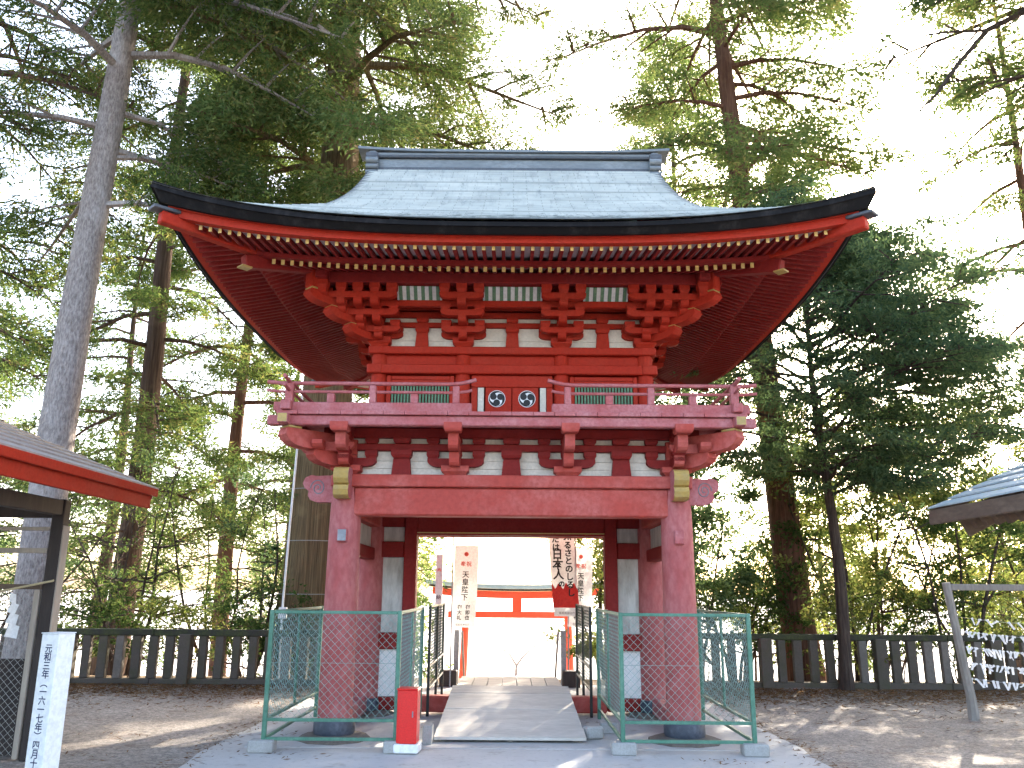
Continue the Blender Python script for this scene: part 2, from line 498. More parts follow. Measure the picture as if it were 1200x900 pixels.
def text_mesh(name, body, size, mat, parent, origin, right, up, offset=0.0, spacing=1.0, line=1.0, align='CENTER'):
    """flat lettering lying in the plane (right, up) at origin"""
    c = bpy.data.curves.new(name, 'FONT')
    c.body = body
    c.size = size
    c.align_x = align
    c.fill_mode = 'FRONT'
    c.offset = offset
    c.space_line = line
    c.space_character = spacing
    c.resolution_u = 3
    t = bpy.data.objects.new("tmp_text", c)
    COL.objects.link(t)
    dg = bpy.context.evaluated_depsgraph_get()
    me = bpy.data.meshes.new_from_object(t.evaluated_get(dg))
    bpy.data.objects.remove(t)
    me.materials.clear()
    me.materials.append(M[mat])
    r, u = Vector(right).normalized(), Vector(up).normalized()
    nrm = r.cross(u)
    mt = Matrix((r, u, nrm)).transposed().to_4x4()
    mt.translation = Vector(origin)
    me.transform(mt)
    o = link(name, me, parent)
    return tag(o, None, None, None, 'stuff')

# ------------------------------------------------------------------ the setting: ground, paving, steps
def ss(a, b, x):
    t = min(1, max(0, (x - a) / (b - a)))
    return t * t * (3 - 2 * t)

def ground_z(x, y):
    z = -2.7 * ss(16.4, 24.0, y)
    if z > -0.01 and y < 16:
        z += 0.02 * math.sin(x * 1.3 + y * 0.7) * math.sin(y * 1.1) * ss(3.2, 4.5, abs(x))
    return z

def axis(lo, hi, fine_lo, fine_hi, step, n_out):
    a = list(np.arange(fine_lo, fine_hi + 1e-6, step))
    out_lo = [fine_lo - (fine_lo - lo) * (k / n_out) ** 2.5 for k in range(n_out, 0, -1)]
    out_hi = [fine_hi + (hi - fine_hi) * (k / n_out) ** 2.5 for k in range(1, n_out + 1)]
    return out_lo + a + out_hi

gx = axis(-900, 900, -16, 16, 0.5, 14)
gy = axis(-60, 1600, -4, 28, 0.4, 16)
gm = MB()
gm.grid([[(x, y, ground_z(x, y)) for x in gx] for y in gy])
tag(gm.build('ground', 'ground', smooth='all'), kind='structure')

pm = MB()
pts_y = [3.0 + 0.5 * k for k in range(26)]
pm.grid([[(x + (0.05 * rng.uniform(-1, 1) if abs(x) > 3 else 0), y, 0.006) for x in np.linspace(-3.06, 3.06, 13)] for y in pts_y])
tag(pm.build('paved_path', 'paving'), kind='structure')

# low stone terrace carrying the gate, slabs with open joints
ter = MB()
ter.span(-2.75, 2.75, 9.35, 14.4, -0.1, 0.012, 0.004)
ter_o = tag(ter.build('stone_terrace', 'paving'), kind='structure')
stm = None
for i in range(12):
    s = MB()
    s.span(-1.9, 1.9, 16.0 + i * 0.42, 16.46 + i * 0.42, -2.9, -0.2 - i * 0.205, 0.01)
    o = s.build('stone_step', 'stone')
    if stm is None:
        stm = o
        o.name = 'stone_steps'
        tag(o, kind='structure')
    else:
        o.parent = stm

# ------------------------------------------------------------------ the gate
YC = 11.77
G = thing('shrine_gate', 'two-storey red wooden shrine gate with sweeping grey-green copper roof', 'gate', (0, YC, 0))
CW = 1.92           # half spacing of the lower columns
UW = 1.65           # half spacing of the upper columns

def four(o, ks=(1, 2, 3)):
    return [clone(o, G, k * PI / 2) for k in ks]

# ---- lower columns
col_prof = [(0.185, 0.16), (0.187, 0.5), (0.186, 1.4), (0.180, 2.3), (0.172, 2.62), (0.150, 2.75)]
def lower_column(x, y):
    c = MB().lathe((0, 0, 0), col_prof, 28).build('column', 'red_column_skylit', G, (x, y, 0), True)
    MB().lathe((0, 0, 0), [(0.21, 0.06), (0.225, 0.09), (0.225, 0.19), (0.215, 0.215), (0.19, 0.22)], 28).build('column_collar', 'collar', c, None, True)
    s = MB().lathe((0, 0, 0), [(0.42, -0.05), (0.40, 0.035), (0.33, 0.06), (0.2, 0.07)], 9).build('footing_stone', 'stone', c)
    return c
for x in (-CW, CW):
    for y in (-CW, 0, CW):
        c = lower_column(x, y)
        if y == -CW:
            p = MB().box((0.01 * (1 if x < 0 else -1), -0.19, 2.195), (0.115, 0.06, 0.155), None, 0.012).build('wedge_block', 'red_rail', c)
            if x < 0:
                MB().box((0.01, -0.2235, 2.195), (0.095, 0.006, 0.125), None, 0.002).build('wedge_plate', 'steel', p)

# ---- big tie beam, wall plate on top, on all four sides
tb = MB().span(-CW + 0.1, CW - 0.1, -CW - 0.13, -CW + 0.13, 2.425, 2.748, 0.02).build('tie_beam', 'red_faded_skylit', G)
four(tb)
pl = MB().span(-CW - 0.10, CW + 0.17, -CW - 0.17, -CW + 0.17, 2.752, 2.895, 0.012)
pl.build('wall_plate', 'red_faded_skylit', G)
for k in (1, 2, 3):
    MB().span(-CW - 0.10 + 0.28, CW + 0.145, -CW - 0.165, -CW + 0.165, 2.753, 2.893 - 0.001 * k, 0.012).build('wall_plate', 'red_faded_skylit', G).rotation_euler = (0, 0, k * PI / 2)

# ---- carved noses: a gilded one to the front and a scrolled one to the side of each front column
gold_prof = [(0, 0), (0.17, 0.0), (0.23, 0.03), (0.255, 0.09), (0.235, 0.135), (0.205, 0.15), (0.24, 0.165), (0.275, 0.215), (0.285, 0.27), (0.26, 0.32), (0.20, 0.345), (0, 0.345)]
scroll_prof = [(0, 0.0), (0.10, 0.005), (0.20, 0.0), (0.28, 0.03), (0.31, 0.08), (0.30, 0.13), (0.35, 0.165), (0.375, 0.22), (0.35, 0.285), (0.285, 0.315), (0.21, 0.305), (0.12, 0.31), (0, 0.31)]
for x in (-CW, CW):
    sx = 1 if x > 0 else -1
    g = MB().prism(gold_prof, lambda a, b, t: (x + t, -CW - 0.14 - a, 2.605 + b), -0.085, 0.085, 0, 1)
    nose = g.build('carved_nose', ['gold', 'red_rail'], G)
    nose['label'] = 'gilded carved beam end facing forward on the front column'
    for yy in (-CW, CW):
        q = MB().prism(scroll_prof, lambda a, b, t: (x + sx * (0.13 + a), yy + t, 2.575 + b), -0.07, 0.07).build('carved_nose', 'red_rail', G)
        if yy < 0:
            sp = [(x + sx * (0.345 - 0.02 + 0.088 * (1 - t / 13.2) * math.cos(t)), -CW - 0.071, 2.575 + 0.165 + 0.10 * (1 - t / 13.2) * math.sin(t)) for t in np.linspace(0, 11.5, 40)]
            MB().tube(sp, 0.0065, 5).build('carved_spiral', 'lead', q)

# ---- middle wall with the doorway
for s in (-1, 1):
    MB().span(s * 1.28, s * 1.452, -0.12, 0.12, 0.07, 2.6, 0.012).build('door_jamb', 'red_deep', G)
    for z0, z1, mt in ((0.23, 0.83, 'panel_new'), (1.04, 2.03, 'panel'), (2.24, 2.44, 'panel')):
        MB().span(s * 1.457, s * 1.75, -0.03, 0.03, z0 + 0.002, z1 - 0.002, 0.004).build('wall_panel', mt, G)
    for z0, z1 in ((0.07, 0.23), (0.83, 1.04), (2.03, 2.24), (2.44, 2.6)):
        MB().span(s * 1.457, s * 1.78, -0.085, 0.085, z0, z1, 0.01).build('wall_rail', 'red_deep', G)
    # side bays: ground sill, tie rail and pale board above it, front to middle column
    for ya, yb in ((-CW, 0), (0, CW)):
        MB().span(s * 1.85, s * 2.0, ya + 0.2, yb - 0.2, 0.06, 0.25, 0.012).build('ground_sill', 'red_rail', G)
        MB().span(s * 1.84, s * 2.0, ya + 0.15, yb - 0.15, 1.99, 2.15, 0.012).build('side_rail', 'red_deep', G)
        MB().span(s * 1.90, s * 1.95, ya + 0.15, yb - 0.15, 2.153, 2.422, 0.004).build('side_board', 'panel', G)
MB().span(-1.278, 1.278, -0.13, 0.13, 2.33, 2.62, 0.012).build('door_lintel', 'red_deep', G)
MB().span(-1.277, 1.277, -0.155, -0.132, 2.352, 2.366, 0.003).build('lintel_moulding', 'yellow', G)
MB().span(-1.278, 1.278, -0.10, 0.10, 0.05, 0.25, 0.015).build('threshold', 'red_faded_skylit', G)
MB().span(-1.80, 1.80, -0.14, 0.14, 2.623, 2.74, 0.012).build('ceiling_beam', 'red_deep', G)
for k in range(8):
    x0 = -1.8 + k * 0.45
    MB().span(x0 + 0.003, x0 + 0.447, -CW + 0.14, CW - 0.14, 2.745, 2.77).build('ceiling_board', 'red_deep', G)

# ---- bracket shapes
def boat(L, h, w, cx, o, z, along='x', mi=0, k=1.0):
    """boat-shaped bracket arm centred at cx, o outwards from the wall line, bottom at z"""
    e = min(h * 1.1, L * 0.3)
    pr = [(-L / 2, h), (L / 2, h), (L / 2, h * 0.55), (L / 2 - e * 0.25, h * 0.26), (L / 2 - e * 0.6, h * 0.08), (L / 2 - e, 0),
          (-L / 2 + e, 0), (-L / 2 + e * 0.6, h * 0.08), (-L / 2 + e * 0.25, h * 0.26), (-L / 2, h * 0.55)]
    m = MB()
    if along == 'x':
        m.prism(pr, lambda a, b, t: (cx + a, -o + t, z + b), w / 2, -w / 2, mi)
    else:
        m.prism(pr, lambda a, b, t: (cx + t, -o - a, z + b), -w / 2, w / 2, mi)
    return m

def block(c, w, h, base=0.7):
    x, y, z = c
    m = MB()
    lv = [(w / 2 * base, 0), (w / 2 * (base + 0.12), h * 0.22), (w / 2, h * 0.42), (w / 2, h)]
    vs = [(x + sx * r, y + sy * r, z + zz) for r, zz in lv for sx, sy in ((-1, -1), (1, -1), (1, 1), (-1, 1))]
    fs = [(i * 4 + k, i * 4 + (k + 1) % 4, i * 4 + 4 + (k + 1) % 4, i * 4 + 4 + k) for i in range(3) for k in range(4)]
    fs += [(3, 2, 1, 0), (12, 13, 14, 15)]
    return m.add(vs, fs)

def out_arm(x, o0, o1, z0, z1, w):
    """arm projecting to the front, end face with a curved underside"""
    h = z1 - z0
    pr = [(o0, z1), (o1, z1), (o1, z0 + h * 0.5), (o1 - 0.015, z0 + h * 0.22), (o1 - 0.045, z0 + h * 0.05), (o1 - 0.09, z0), (o0, z0)]
    return MB().prism(pr, lambda a, b, t: (x + t, -a, b), -w / 2, w / 2)

def diag_arm(W0, d0, d1, z0, z1, w, quad=(-1, -1)):
    """curved arm running out along the corner diagonal; d are distances along x (= along y)"""
    h = z1 - z0
    L = (d1 - d0) * math.sqrt(2)
    pr = [(0, z1), (L, z1), (L + 0.02, z0 + h * 0.62), (L - 0.03, z0 + h * 0.30), (L - 0.10, z0 + h * 0.10), (L - 0.20, z0), (0, z0)]
    c = math.sqrt(0.5)
    def fn(a, b, t):
        return (quad[0] * (W0 + d0 + a * c) + t * c * quad[0], quad[1] * (W0 + d0 + a * c) - t * c * quad[1], b)
    return MB().prism(pr, fn, -w / 2, w / 2)

# ---- brackets under the balcony
def lower_set(x):
    p = block((x, -CW, 2.897), 0.32, 0.105, 0.72).build('bracket_set', 'red_faded_skylit', G)
    boat(0.66, 0.10, 0.13, x, CW, 3.0).build('bracket_arm', 'red_deep', p)
    for dx in (-0.27, 0, 0.27):
        block((x + dx, -CW, 3.10), 0.145, 0.09, 0.75).build('bearing_block', 'red_deep', p)
        block((x + dx, -CW, 3.274), 0.15, 0.066, 0.75).build('bearing_block', 'red_deep', p)
    out_arm(x, CW - 0.1, CW + 0.33, 2.985, 3.135, 0.115).build('projecting_arm', 'red_faded_skylit', p)
    out_arm(x, CW - 0.1, CW + 0.56, 3.14, 3.315, 0.115).build('projecting_arm', 'red_faded_skylit', p)
    block((x, -CW - 0.585, 3.318), 0.2, 0.095, 0.85).build('bearing_block', 'red_faded_skylit', p)
    return p
for x in (-0.655, 0.655):
    four(lower_set(x))

def lower_corner():
    W = CW
    p = block((-W, -W, 2.897), 0.34, 0.105, 0.72).build('bracket_set', 'red_faded_skylit', G)
    for ax in (0, 1):
        def sw(m):
            if ax:
                m.v = [(b, a, c) for a, b, c in m.v]
                m.f = [q[::-1] for q in m.f]
            return m
        sw(boat(0.66, 0.10, 0.13, -W, W, 3.0)).build('bracket_arm', 'red_deep', p)
        for dx in (0.27, -0.27):
            sw(block((-W + dx, -W, 3.10), 0.145, 0.09, 0.75)).build('bearing_block', 'red_deep', p)
            sw(block((-W + dx, -W, 3.274), 0.15, 0.066, 0.75)).build('bearing_block', 'red_deep', p)
        sw(out_arm(-W, W - 0.1, W + 0.33, 2.985, 3.135, 0.115)).build('projecting_arm', 'red_faded_skylit', p)
        sw(out_arm(-W, W - 0.1, W + 0.56, 3.14, 3.315, 0.115)).build('projecting_arm', 'red_faded_skylit', p)
        sw(block((-W, -W - 0.585, 3.318), 0.2, 0.095, 0.85)).build('bearing_block', 'red_faded_skylit', p)
        sw(boat(0.62, 0.10, 0.12, -W - 0.20, W + 0.27, 3.14)).build('bracket_arm', 'red_faded_skylit', p)
    diag_arm(W, 0.0, 0.36, 2.985, 3.14, 0.17).build('diagonal_arm', 'red_faded_skylit', p)
    diag_arm(W, 0.0, 0.62, 3.145, 3.345, 0.17).build('diagonal_arm', 'red_faded_skylit', p)
    g = MB()
    c = Matrix.Rotation(PI / 4, 3, 'Z')
    g.box((-W - 0.56, -W - 0.56, 3.358), (0.17, 0.2, 0.024), c, 0.005)
    g.build('gilded_cap', 'gold', p)
    return p
four(lower_corner())

for x in (-1.29, 0.0, 1.29):       # struts between the sets
    st = MB().prism([(-0.115, 0), (0.115, 0), (0.095, 0.2), (-0.095, 0.2)], lambda a, b, t: (x + a, -CW + t, 2.899 + b), 0.06, -0.06).build('strut', 'red_deep', G)
    block((x, -CW, 3.10), 0.24, 0.09, 0.8).build('bearing_block', 'red_deep', st)
    block((x, -CW, 3.274), 0.2, 0.066, 0.8).build('bearing_block', 'red_deep', st)
    four(st)
four(MB().span(-CW - 0.3, CW + 0.3, -CW - 0.055, -CW + 0.055, 3.192, 3.272, 0.008).build('through_rail', 'red_deep', G), (2,))
for k in (1, 3):
    MB().span(-CW - 0.3, CW + 0.3, -CW - 0.055, -CW + 0.055, 3.190, 3.2735, 0.008).build('through_rail', 'red_deep', G).rotation_euler = (0, 0, k * PI / 2)
four(MB().span(-CW - 0.3, CW + 0.3, -CW - 0.06, -CW + 0.06, 3.342, 3.46, 0.008).build('through_rail', 'red_deep', G), (2,))
for k in (1, 3):
    MB().span(-CW - 0.3, CW + 0.3, -CW - 0.06, -CW + 0.06, 3.3435, 3.4585, 0.008).build('through_rail', 'red_deep', G).rotation_euler = (0, 0, k * PI / 2)
# white boards between the struts, each with two plank joints
for i in range(6):
    x0 = -1.92 + i * 0.64
    for z0, z1 in ((2.898, 2.985), (2.988, 3.075), (3.078, 3.19), (3.274, 3.342)):
        b = MB().span(x0 + 0.004, x0 + 0.636, -CW + 0.022 + rng.uniform(0, .006), -CW + 0.05, z0, z1, 0.002).build('plaster_board', 'plaster', G)
        four(b)

# ---- balcony
BW = 2.58
four(MB().span(-BW + 0.1, BW - 0.1, -BW, -BW + 0.12, 3.375, 3.485, 0.01).build('balcony_beam', 'red_rail', G))
for k in range(4):                  # beam ends crossing at the corners, ochre end grain
    for s in (-1, 1):
        m = MB().box((s * (BW + 0.045), -BW + 0.06, 3.43), (0.20, 0.118, 0.108 + 0.001 * s), None, 0.008)
        m.mi = [1 if abs(m.v[q[0]][0] - s * (BW + 0.145)) < 1e-4 and all(abs(m.v[i][0] - s * (BW + 0.145)) < 1e-4 for i in q) else 0 for q in m.f]
        m.build('beam_end', ['red_rail', 'gold'], G).rotation_euler = (0, 0, k * PI / 2)
for i in range(22):
    x0 = -BW - 0.04 + i * (2 * BW + 0.08) / 22
    w = (2 * BW + 0.08) / 22
    MB().span(x0 + 0.002, x0 + w - 0.002, -BW - 0.04, -UW - 0.1, 3.49, 3.532, 0.003).build('deck_board', 'red_rail', G)
    if x0 > -UW or True:
        MB().span(x0 + 0.002, x0 + w - 0.002, UW + 0.1, BW + 0.04, 3.49, 3.532, 0.003).build('deck_board', 'red_rail', G)
for s in (-1, 1):
    for i in range(14):
        y0 = -UW - 0.09 + i * (2 * UW + 0.18) / 14
        w = (2 * UW + 0.18) / 14
        MB().span(s * (UW + 0.1), s * (BW + 0.04), y0 + 0.002, y0 + w - 0.002, 3.49, 3.532, 0.003).build('deck_board', 'red_rail', G)
RW = 2.51                            # railing line
for k in range(4):
    gap = (k == 0)
    for s in (-1, 1):
        e0 = 0.45 if gap else 0.001
        x_in = s * e0
        rails = []
        rails.append(MB().span(x_in, s * (RW + 0.16), -RW - 0.055, -RW + 0.055, 3.535 + 0.002 * (k % 2), 3.638 + 0.002 * (k % 2), 0.008).build('base_rail', 'red_rail', G))
        zz = 3.767 + 0.012 * (k % 2)
        # curled free ends on both sides of the opening
        def curve(z, ext, lift, r0):
            pts = [(s * (RW + 0.26), -RW, z + 0.015), (s * (RW + 0.1), -RW, z)]
            xs = np.linspace(RW, e0 + 0.25, 6)
            pts += [(s * x, -RW, z) for x in xs]
            if gap:
                pts += [(s * (e0 + 0.14), -RW, z + lift * 0.15), (s * (e0 + 0.05), -RW, z + lift * 0.5), (s * (e0 - ext), -RW, z + lift)]
            else:
                pts += [(s * e0, -RW, z)]
            return pts
        rails.append(MB().tube(curve(zz, 0.0, 0.03, 0), 0.0175, 8).build('middle_rail', 'red_rail', G, None, True))
        rails.append(MB().tube(curve(zz + 0.098, 0.045, 0.055, 0), 0.0225, 10).build('hand_rail', 'red_rail', G, None, True))
        for r_ in rails:
            r_.rotation_euler = (0, 0, k * PI / 2)
        for j in range(5):
            x = (0.63, 1.10, 1.57, 2.04, RW)[j]
            tall = j in (0, 2)
            if j == 4:
                if s == 1:
                    continue
                q = MB().box((s * x, -RW, 3.70), (0.09, 0.09, 0.34), None, 0.008).build('corner_post', 'red_rail', G)
                for (px, py, rot) in ((s * x, -RW - 0.075, 0), (s * x - 0.075, -RW, 0)):
                    MB().box((px, py, 3.605), (0.085, 0.085, 0.075), None, 0.006).build('post_cap', 'yellow', q)
                q.rotation_euler = (0, 0, k * PI / 2)
                continue
            m = MB()
            if tall:
                m.box((s * x, -RW, 3.738), (0.075, 0.075, 0.20), None, 0.006)
            else:
                m.box((s * x, -RW, 3.69), (0.085, 0.075, 0.105), None, 0.006)
            m.build('railing_post', 'red_rail', G).rotation_euler = (0, 0, k * PI / 2)

# ---- upper storey walls
for x in (-UW, -0.61, 0.61, UW):
    for k in range(4):
        if abs(x) == UW and x > 0:
            continue
        MB().lathe((x, -UW, 3.53), [(0.098, 0), (0.098, 0.9), (0.094, 0.91)], 16).build('upper_column', 'red', G, None, True).rotation_euler = (0, 0, k * PI / 2)
MB().span(-UW + 0.06, UW - 0.06, -UW + 0.06, UW - 0.06, 3.45, 5.3).build('upper_core', 'red_deep', G)  # solid box added to block light inside the upper storey
for k in range(4):
    e = 0.0013 * (k % 2)
    for nm, mt, a in (('head_rail', 'red', (-UW - 0.13, UW + 0.13, -UW - 0.125, -UW + 0.05, 4.435 + e, 4.53 + e, 0.01)),
                      ('frieze_board', 'red', (-UW, UW, -UW - 0.035, -UW + 0.05, 4.303, 4.434, 0.004)),
                      ('tie_rail', 'red', (-UW - 0.14, UW + 0.14, -UW - 0.128, -UW + 0.05, 4.185 + e, 4.30 + e, 0.01)),
                      ('sill_rail', 'red', (-UW, UW, -UW - 0.05, -UW + 0.05, 3.533, 3.60 + e, 0.006))):
        MB().span(*a).build(nm, mt, G).rotation_euler = (0, 0, k * PI / 2)
    for x in (-1.13, 1.13):
        fr = MB().span(x - 0.36, x + 0.36, -UW - 0.055, -UW + 0.03, 4.118, 4.17, 0.006)
        w = fr.build('lattice_window', 'red', G)
        for z0, z1 in ((3.70, 3.75),):
            MB().span(x - 0.36, x + 0.36, -UW - 0.055, -UW + 0.03, z0, z1, 0.006).build('window_rail', 'red', w)
        for xx in (x - 0.39, x + 0.39):
            MB().span(xx - 0.028, xx + 0.028, -UW - 0.057, -UW + 0.03, 3.602, 4.172, 0.006).build('window_stile', 'red', w)
        MB().span(x - 0.36, x + 0.36, -UW - 0.048, -UW - 0.03, 3.605, 3.698, 0.002).build('apron_board', 'red', w)
        MB().span(x - 0.36, x + 0.36, -UW - 0.046, -UW - 0.03, 4.05, 4.116, 0.002).build('top_board', 'red', w)
        for j in range(19):
            xx = x - 0.342 + j * 0.038
            MB().span(xx - 0.011, xx + 0.011, -UW - 0.045, -UW - 0.02, 3.752, 4.048).build('lattice_bar', 'green', w)
        w.rotation_euler = (0, 0, k * PI / 2)
    if k:
        b_ = MB().span(-0.5, 0.5, -UW - 0.04, -UW + 0.03, 3.602, 4.17, 0.005).build('wall_board', 'red', G)
        b_.rotation_euler = (0, 0, k * PI / 2)

# double door with emblems, white strips beside it
MB().span(-0.5, 0.5, -UW - 0.06, -UW + 0.03, 4.03, 4.18, 0.008).build('door_head', 'red', G)
for s in (-1, 1):
    d = MB().span(s * 0.004, s * 0.325, -UW - 0.05, -UW - 0.01, 3.602, 4.027, 0.006).build('door_leaf', 'red', G)
    MB().span(s * 0.345, s * 0.42, -UW - 0.055, -UW - 0.005, 3.602, 4.025, 0.005).build('white_strip', 'plaster', G)
    MB().span(s * 0.425, s * 0.50, -UW - 0.066, -UW + 0.01, 3.602, 4.025, 0.006).build('door_post', 'red', G)
    cx, cz = s * 0.185, 3.885
    n = 36
    dm = MB().lathe((0, 0, 0), [(0.105, 0), (0.105, 0.006)], n)
    dm.v = [(cx + a, -UW - 0.051 - c, cz + b) for a, b, c in dm.v]
    disc = dm.build('emblem_disc', 'white_paint', d)
    disc['label'] = 'round white disc with three black commas swirling inside'
    for j in range(3):
        a0 = 2 * PI * j / 3 + 0.5
        t = MB()
        pts = []
        hc = (0.050 * math.cos(a0), 0.050 * math.sin(a0))
        outer, inner = [], []
        for q in range(19):
            u = q / 18
            ang = a0 - u * R(135)
            rr = 0.0985
            th = 0.05 * (1 - u) ** 1.4 + 0.001
            outer.append((rr * math.cos(ang), rr * math.sin(ang)))
            inner.append(((rr - th) * math.cos(ang), (rr - th) * math.sin(ang)))
        head = [(hc[0] + 0.0415 * math.cos(w_), hc[1] + 0.0415 * math.sin(w_)) for w_ in np.linspace(0, 2 * PI, 20, endpoint=False)]
        P = lambda p, e: (cx + p[0], -UW - 0.058 - e, cz + p[1])
        t.add([P(p, 0) for p in outer] + [P(p, 0) for p in inner], [(i, i + 1, 19 + i + 1, 19 + i) for i in range(18)])
        t.add([P(p, 0.0008) for p in head], [tuple(range(20))])
        tag(t.build('comma_mark', 'ink', disc), kind='stuff')

# ---- upper brackets (three steps)
ST = 0.2
ZB = (4.68, 4.83, 4.98)
def upper_set(x):
    p = block((x, -UW, 4.532), 0.26, 0.118, 0.7).build('bracket_set', 'red', G)
    boat(0.56, 0.08, 0.11, x, UW, 4.65).build('bracket_arm', 'red', p)
    for dx in (-0.22, 0.22):
        block((x + dx, -UW, 4.73), 0.12, 0.07, 0.75).build('bearing_block', 'red', p)
    for k in range(3):
        o = UW + ST * (k + 1)
        z = ZB[k]
        out_arm(x, UW - 0.05, o + 0.05, z - 0.08, z - 0.002, 0.10).build('projecting_arm', 'red', p)
        boat(0.53, 0.075, 0.095, x, o, z).build('bracket_arm', 'red', p)
        hb = 0.073 if k < 2 else 0.103
        for dx in (-0.205, 0, 0.205):
            block((x + dx, -o, z + 0.076), 0.125, hb, 0.75).build('bearing_block', 'red', p)
    return p
for x in (-0.61, 0.61):
    four(upper_set(x), (1, 2, 3))

def upper_corner():
    W = UW
    p = block((-W, -W, 4.532), 0.28, 0.118, 0.7).build('bracket_set', 'red', G)
    for ax in (0, 1):
        def sw(m):
            if ax:
                m.v = [(b, a, c) for a, b, c in m.v]
                m.f = [q[::-1] for q in m.f]
            return m
        sw(boat(0.56, 0.08, 0.11, -W, W, 4.65)).build('bracket_arm', 'red', p)
        sw(block((-W + 0.22, -W, 4.73), 0.12, 0.07, 0.75)).build('bearing_block', 'red', p)
        for k in range(3):
            o = W + ST * (k + 1)
            z = ZB[k]
            sw(out_arm(-W, W - 0.05, o + 0.05, z - 0.08, z - 0.002, 0.10)).build('projecting_arm', 'red', p)
            xa, xb = -W + 0.265, -W - ST * (k + 1) - 0.16
            sw(boat(xa - xb, 0.075, 0.095, (xa + xb) / 2, o, z + (0.0012 if ax else 0))).build('bracket_arm', 'red', p)
            hb = 0.073 if k < 2 else 0.103
            xs = [-W + 0.205] + [-W - ST * j for j in range(k + 1)] + [-W - ST * (k + 1) - 0.11]
            for xx in xs:
                sw(block((xx, -o, z + 0.076), 0.125, hb, 0.75)).build('bearing_block', 'red', p)
            for j in range(1, k + 1):
                sw(out_arm(-W - ST * j, W + ST * j, o + 0.05, z - 0.08, z - 0.003, 0.095)).build('projecting_arm', 'red', p)
    for k in range(3):
        z = ZB[k]
        q = diag_arm(W, 0.0, ST * (k + 1) + 0.16, z - 0.085, z + 0.055, 0.15 + 0.004 * k).build('diagonal_arm', 'red', p)
        c = Matrix.Rotation(PI / 4, 3, 'Z')
        dd = W + ST * (k + 1) + 0.10
        MB().box((-dd, -dd, z + 0.068), (0.165, 0.15, 0.022), c, 0.004).build('gilded_cap', 'gold', p)
    return p
four(upper_corner())
# stub and gilt at the purlin crossing
for k in range(4):
    c = Matrix.Rotation(PI / 4, 3, 'Z')
    q = MB().box((-UW - 0.72, -UW - 0.72, 5.17), (0.14, 0.14, 0.24), c, 0.02).build('corner_stub', 'red', G)
    MB().box((-UW - 0.72, -UW - 0.72, 5.30), (0.15, 0.15, 0.02), c, 0.004).build('gilded_cap', 'gold', q)
    q.rotation_euler = (0, 0, k * PI / 2)

for x in (-1.13, 0.0, 1.13):
    st = MB().prism([(-0.085, 0), (0.085, 0), (0.07, 0.2), (-0.07, 0.2)], lambda a, b, t: (x + a, -UW + t, 4.531 + b), 0.05, -0.05).build('strut', 'red', G)
    block((x, -UW, 4.732), 0.17, 0.07, 0.8).build('bearing_block', 'red', st)
    block((x, -UW, 4.865), 0.15, 0.06, 0.8).build('bearing_block', 'red', st)
    four(st)
for k in range(4):
    e = 0.0012 * (k % 2)
    for z0, z1, o, wd in ((4.802, 4.865, UW, 0.09), (4.928, 5.0, UW, 0.09), (5.03, 5.52, UW, 0.07)):
        MB().span(-UW - 0.3, UW + 0.3, -o - wd / 2, -o + wd / 2, z0 + e, z1 + e, 0.006).build('through_rail', 'red', G).rotation_euler = (0, 0, k * PI / 2)
    MB().span(-UW - 0.5, UW + 0.5, -UW - 0.44, -UW - 0.36, 4.945 + e, 5.02 + e, 0.006).build('step_rail', 'red', G).rotation_euler = (0, 0, k * PI / 2)
    MB().span(-UW - 0.85, UW + 0.85, -UW - 0.67, -UW - 0.54, 5.16 + e, 5.30 + e, 0.012).build('eave_purlin', 'red_deep', G).rotation_euler = (0, 0, k * PI / 2)
    for i in range(6):
        x0 = -1.65 + i * 0.55
        for z0, z1 in ((4.533, 4.63), (4.633, 4.80), (4.867, 4.927)):
            MB().span(x0 + 0.003, x0 + 0.547, -UW + 0.0, -UW + 0.03, z0, z1, 0.002).build('plaster_board', 'plaster', G).rotation_euler = (0, 0, k * PI / 2)
    # coved panels with green ribs
    for xa, xb, nr in ((-1.40, -0.86, 6), (-0.36, 0.36, 8), (0.86, 1.40, 6)):
        ya, za, yb, zb = -UW - 0.43, 5.022, -UW - 0.545, 5.157
        m = MB().add([(xa, ya, za), (xb, ya, za), (xb, yb, zb), (xa, yb, zb), (xa, ya + .02, za + .012), (xb, ya + .02, za + .012), (xb, yb + .02, zb + .012), (xa, yb + .02, zb + .012)],
                     [(0, 1, 2, 3), (7, 6, 5, 4), (0, 4, 5, 1), (2, 6, 7, 3), (0, 3, 7, 4), (1, 5, 6, 2)])
        cv = m.build('cove_panel', 'panel_new', G)
        for j in range(nr):
            x = xa + (xb - xa) * (j + 0.5) / nr
            MB().beam((x, ya - 0.008, za), (x, yb - 0.008, zb), 0.042, 0.016).build('cove_rib', 'green', cv)
        cv.rotation_euler = (0, 0, k * PI / 2)

# ---- eaves
RWD = 3.78
def lift(s, w):
    return 0.28 * min(1.12, (abs(s) / 3.6)) ** 3 * min(1.0, max(0.0, (w - 1.7) / 1.9))

def rafter(x, w_in, w_out, z_in, z_out, wd, hh, name):
    z_i = z_in + lift(x, w_in)
    z_o = z_out + lift(x, w_out)
    m = MB()
    h = wd / 2
    vs = [(x + a * h, -w, z + c) for w, z in ((w_out, z_o), (w_in, z_i)) for a, c in ((-1, 0), (1, 0), (1, hh), (-1, hh))]
    m.add(vs, [(4, 7, 6, 5), (0, 4, 5, 1), (1, 5, 6, 2), (2, 6, 7, 3), (3, 7, 4, 0)])
    m.add(vs[:4], [(0, 1, 2, 3)], 1)
    m.v = m.v[:8]
    m.f[-1] = (0, 1, 2, 3)
    return m.build(name, ['red_deep', 'yellow'], G)

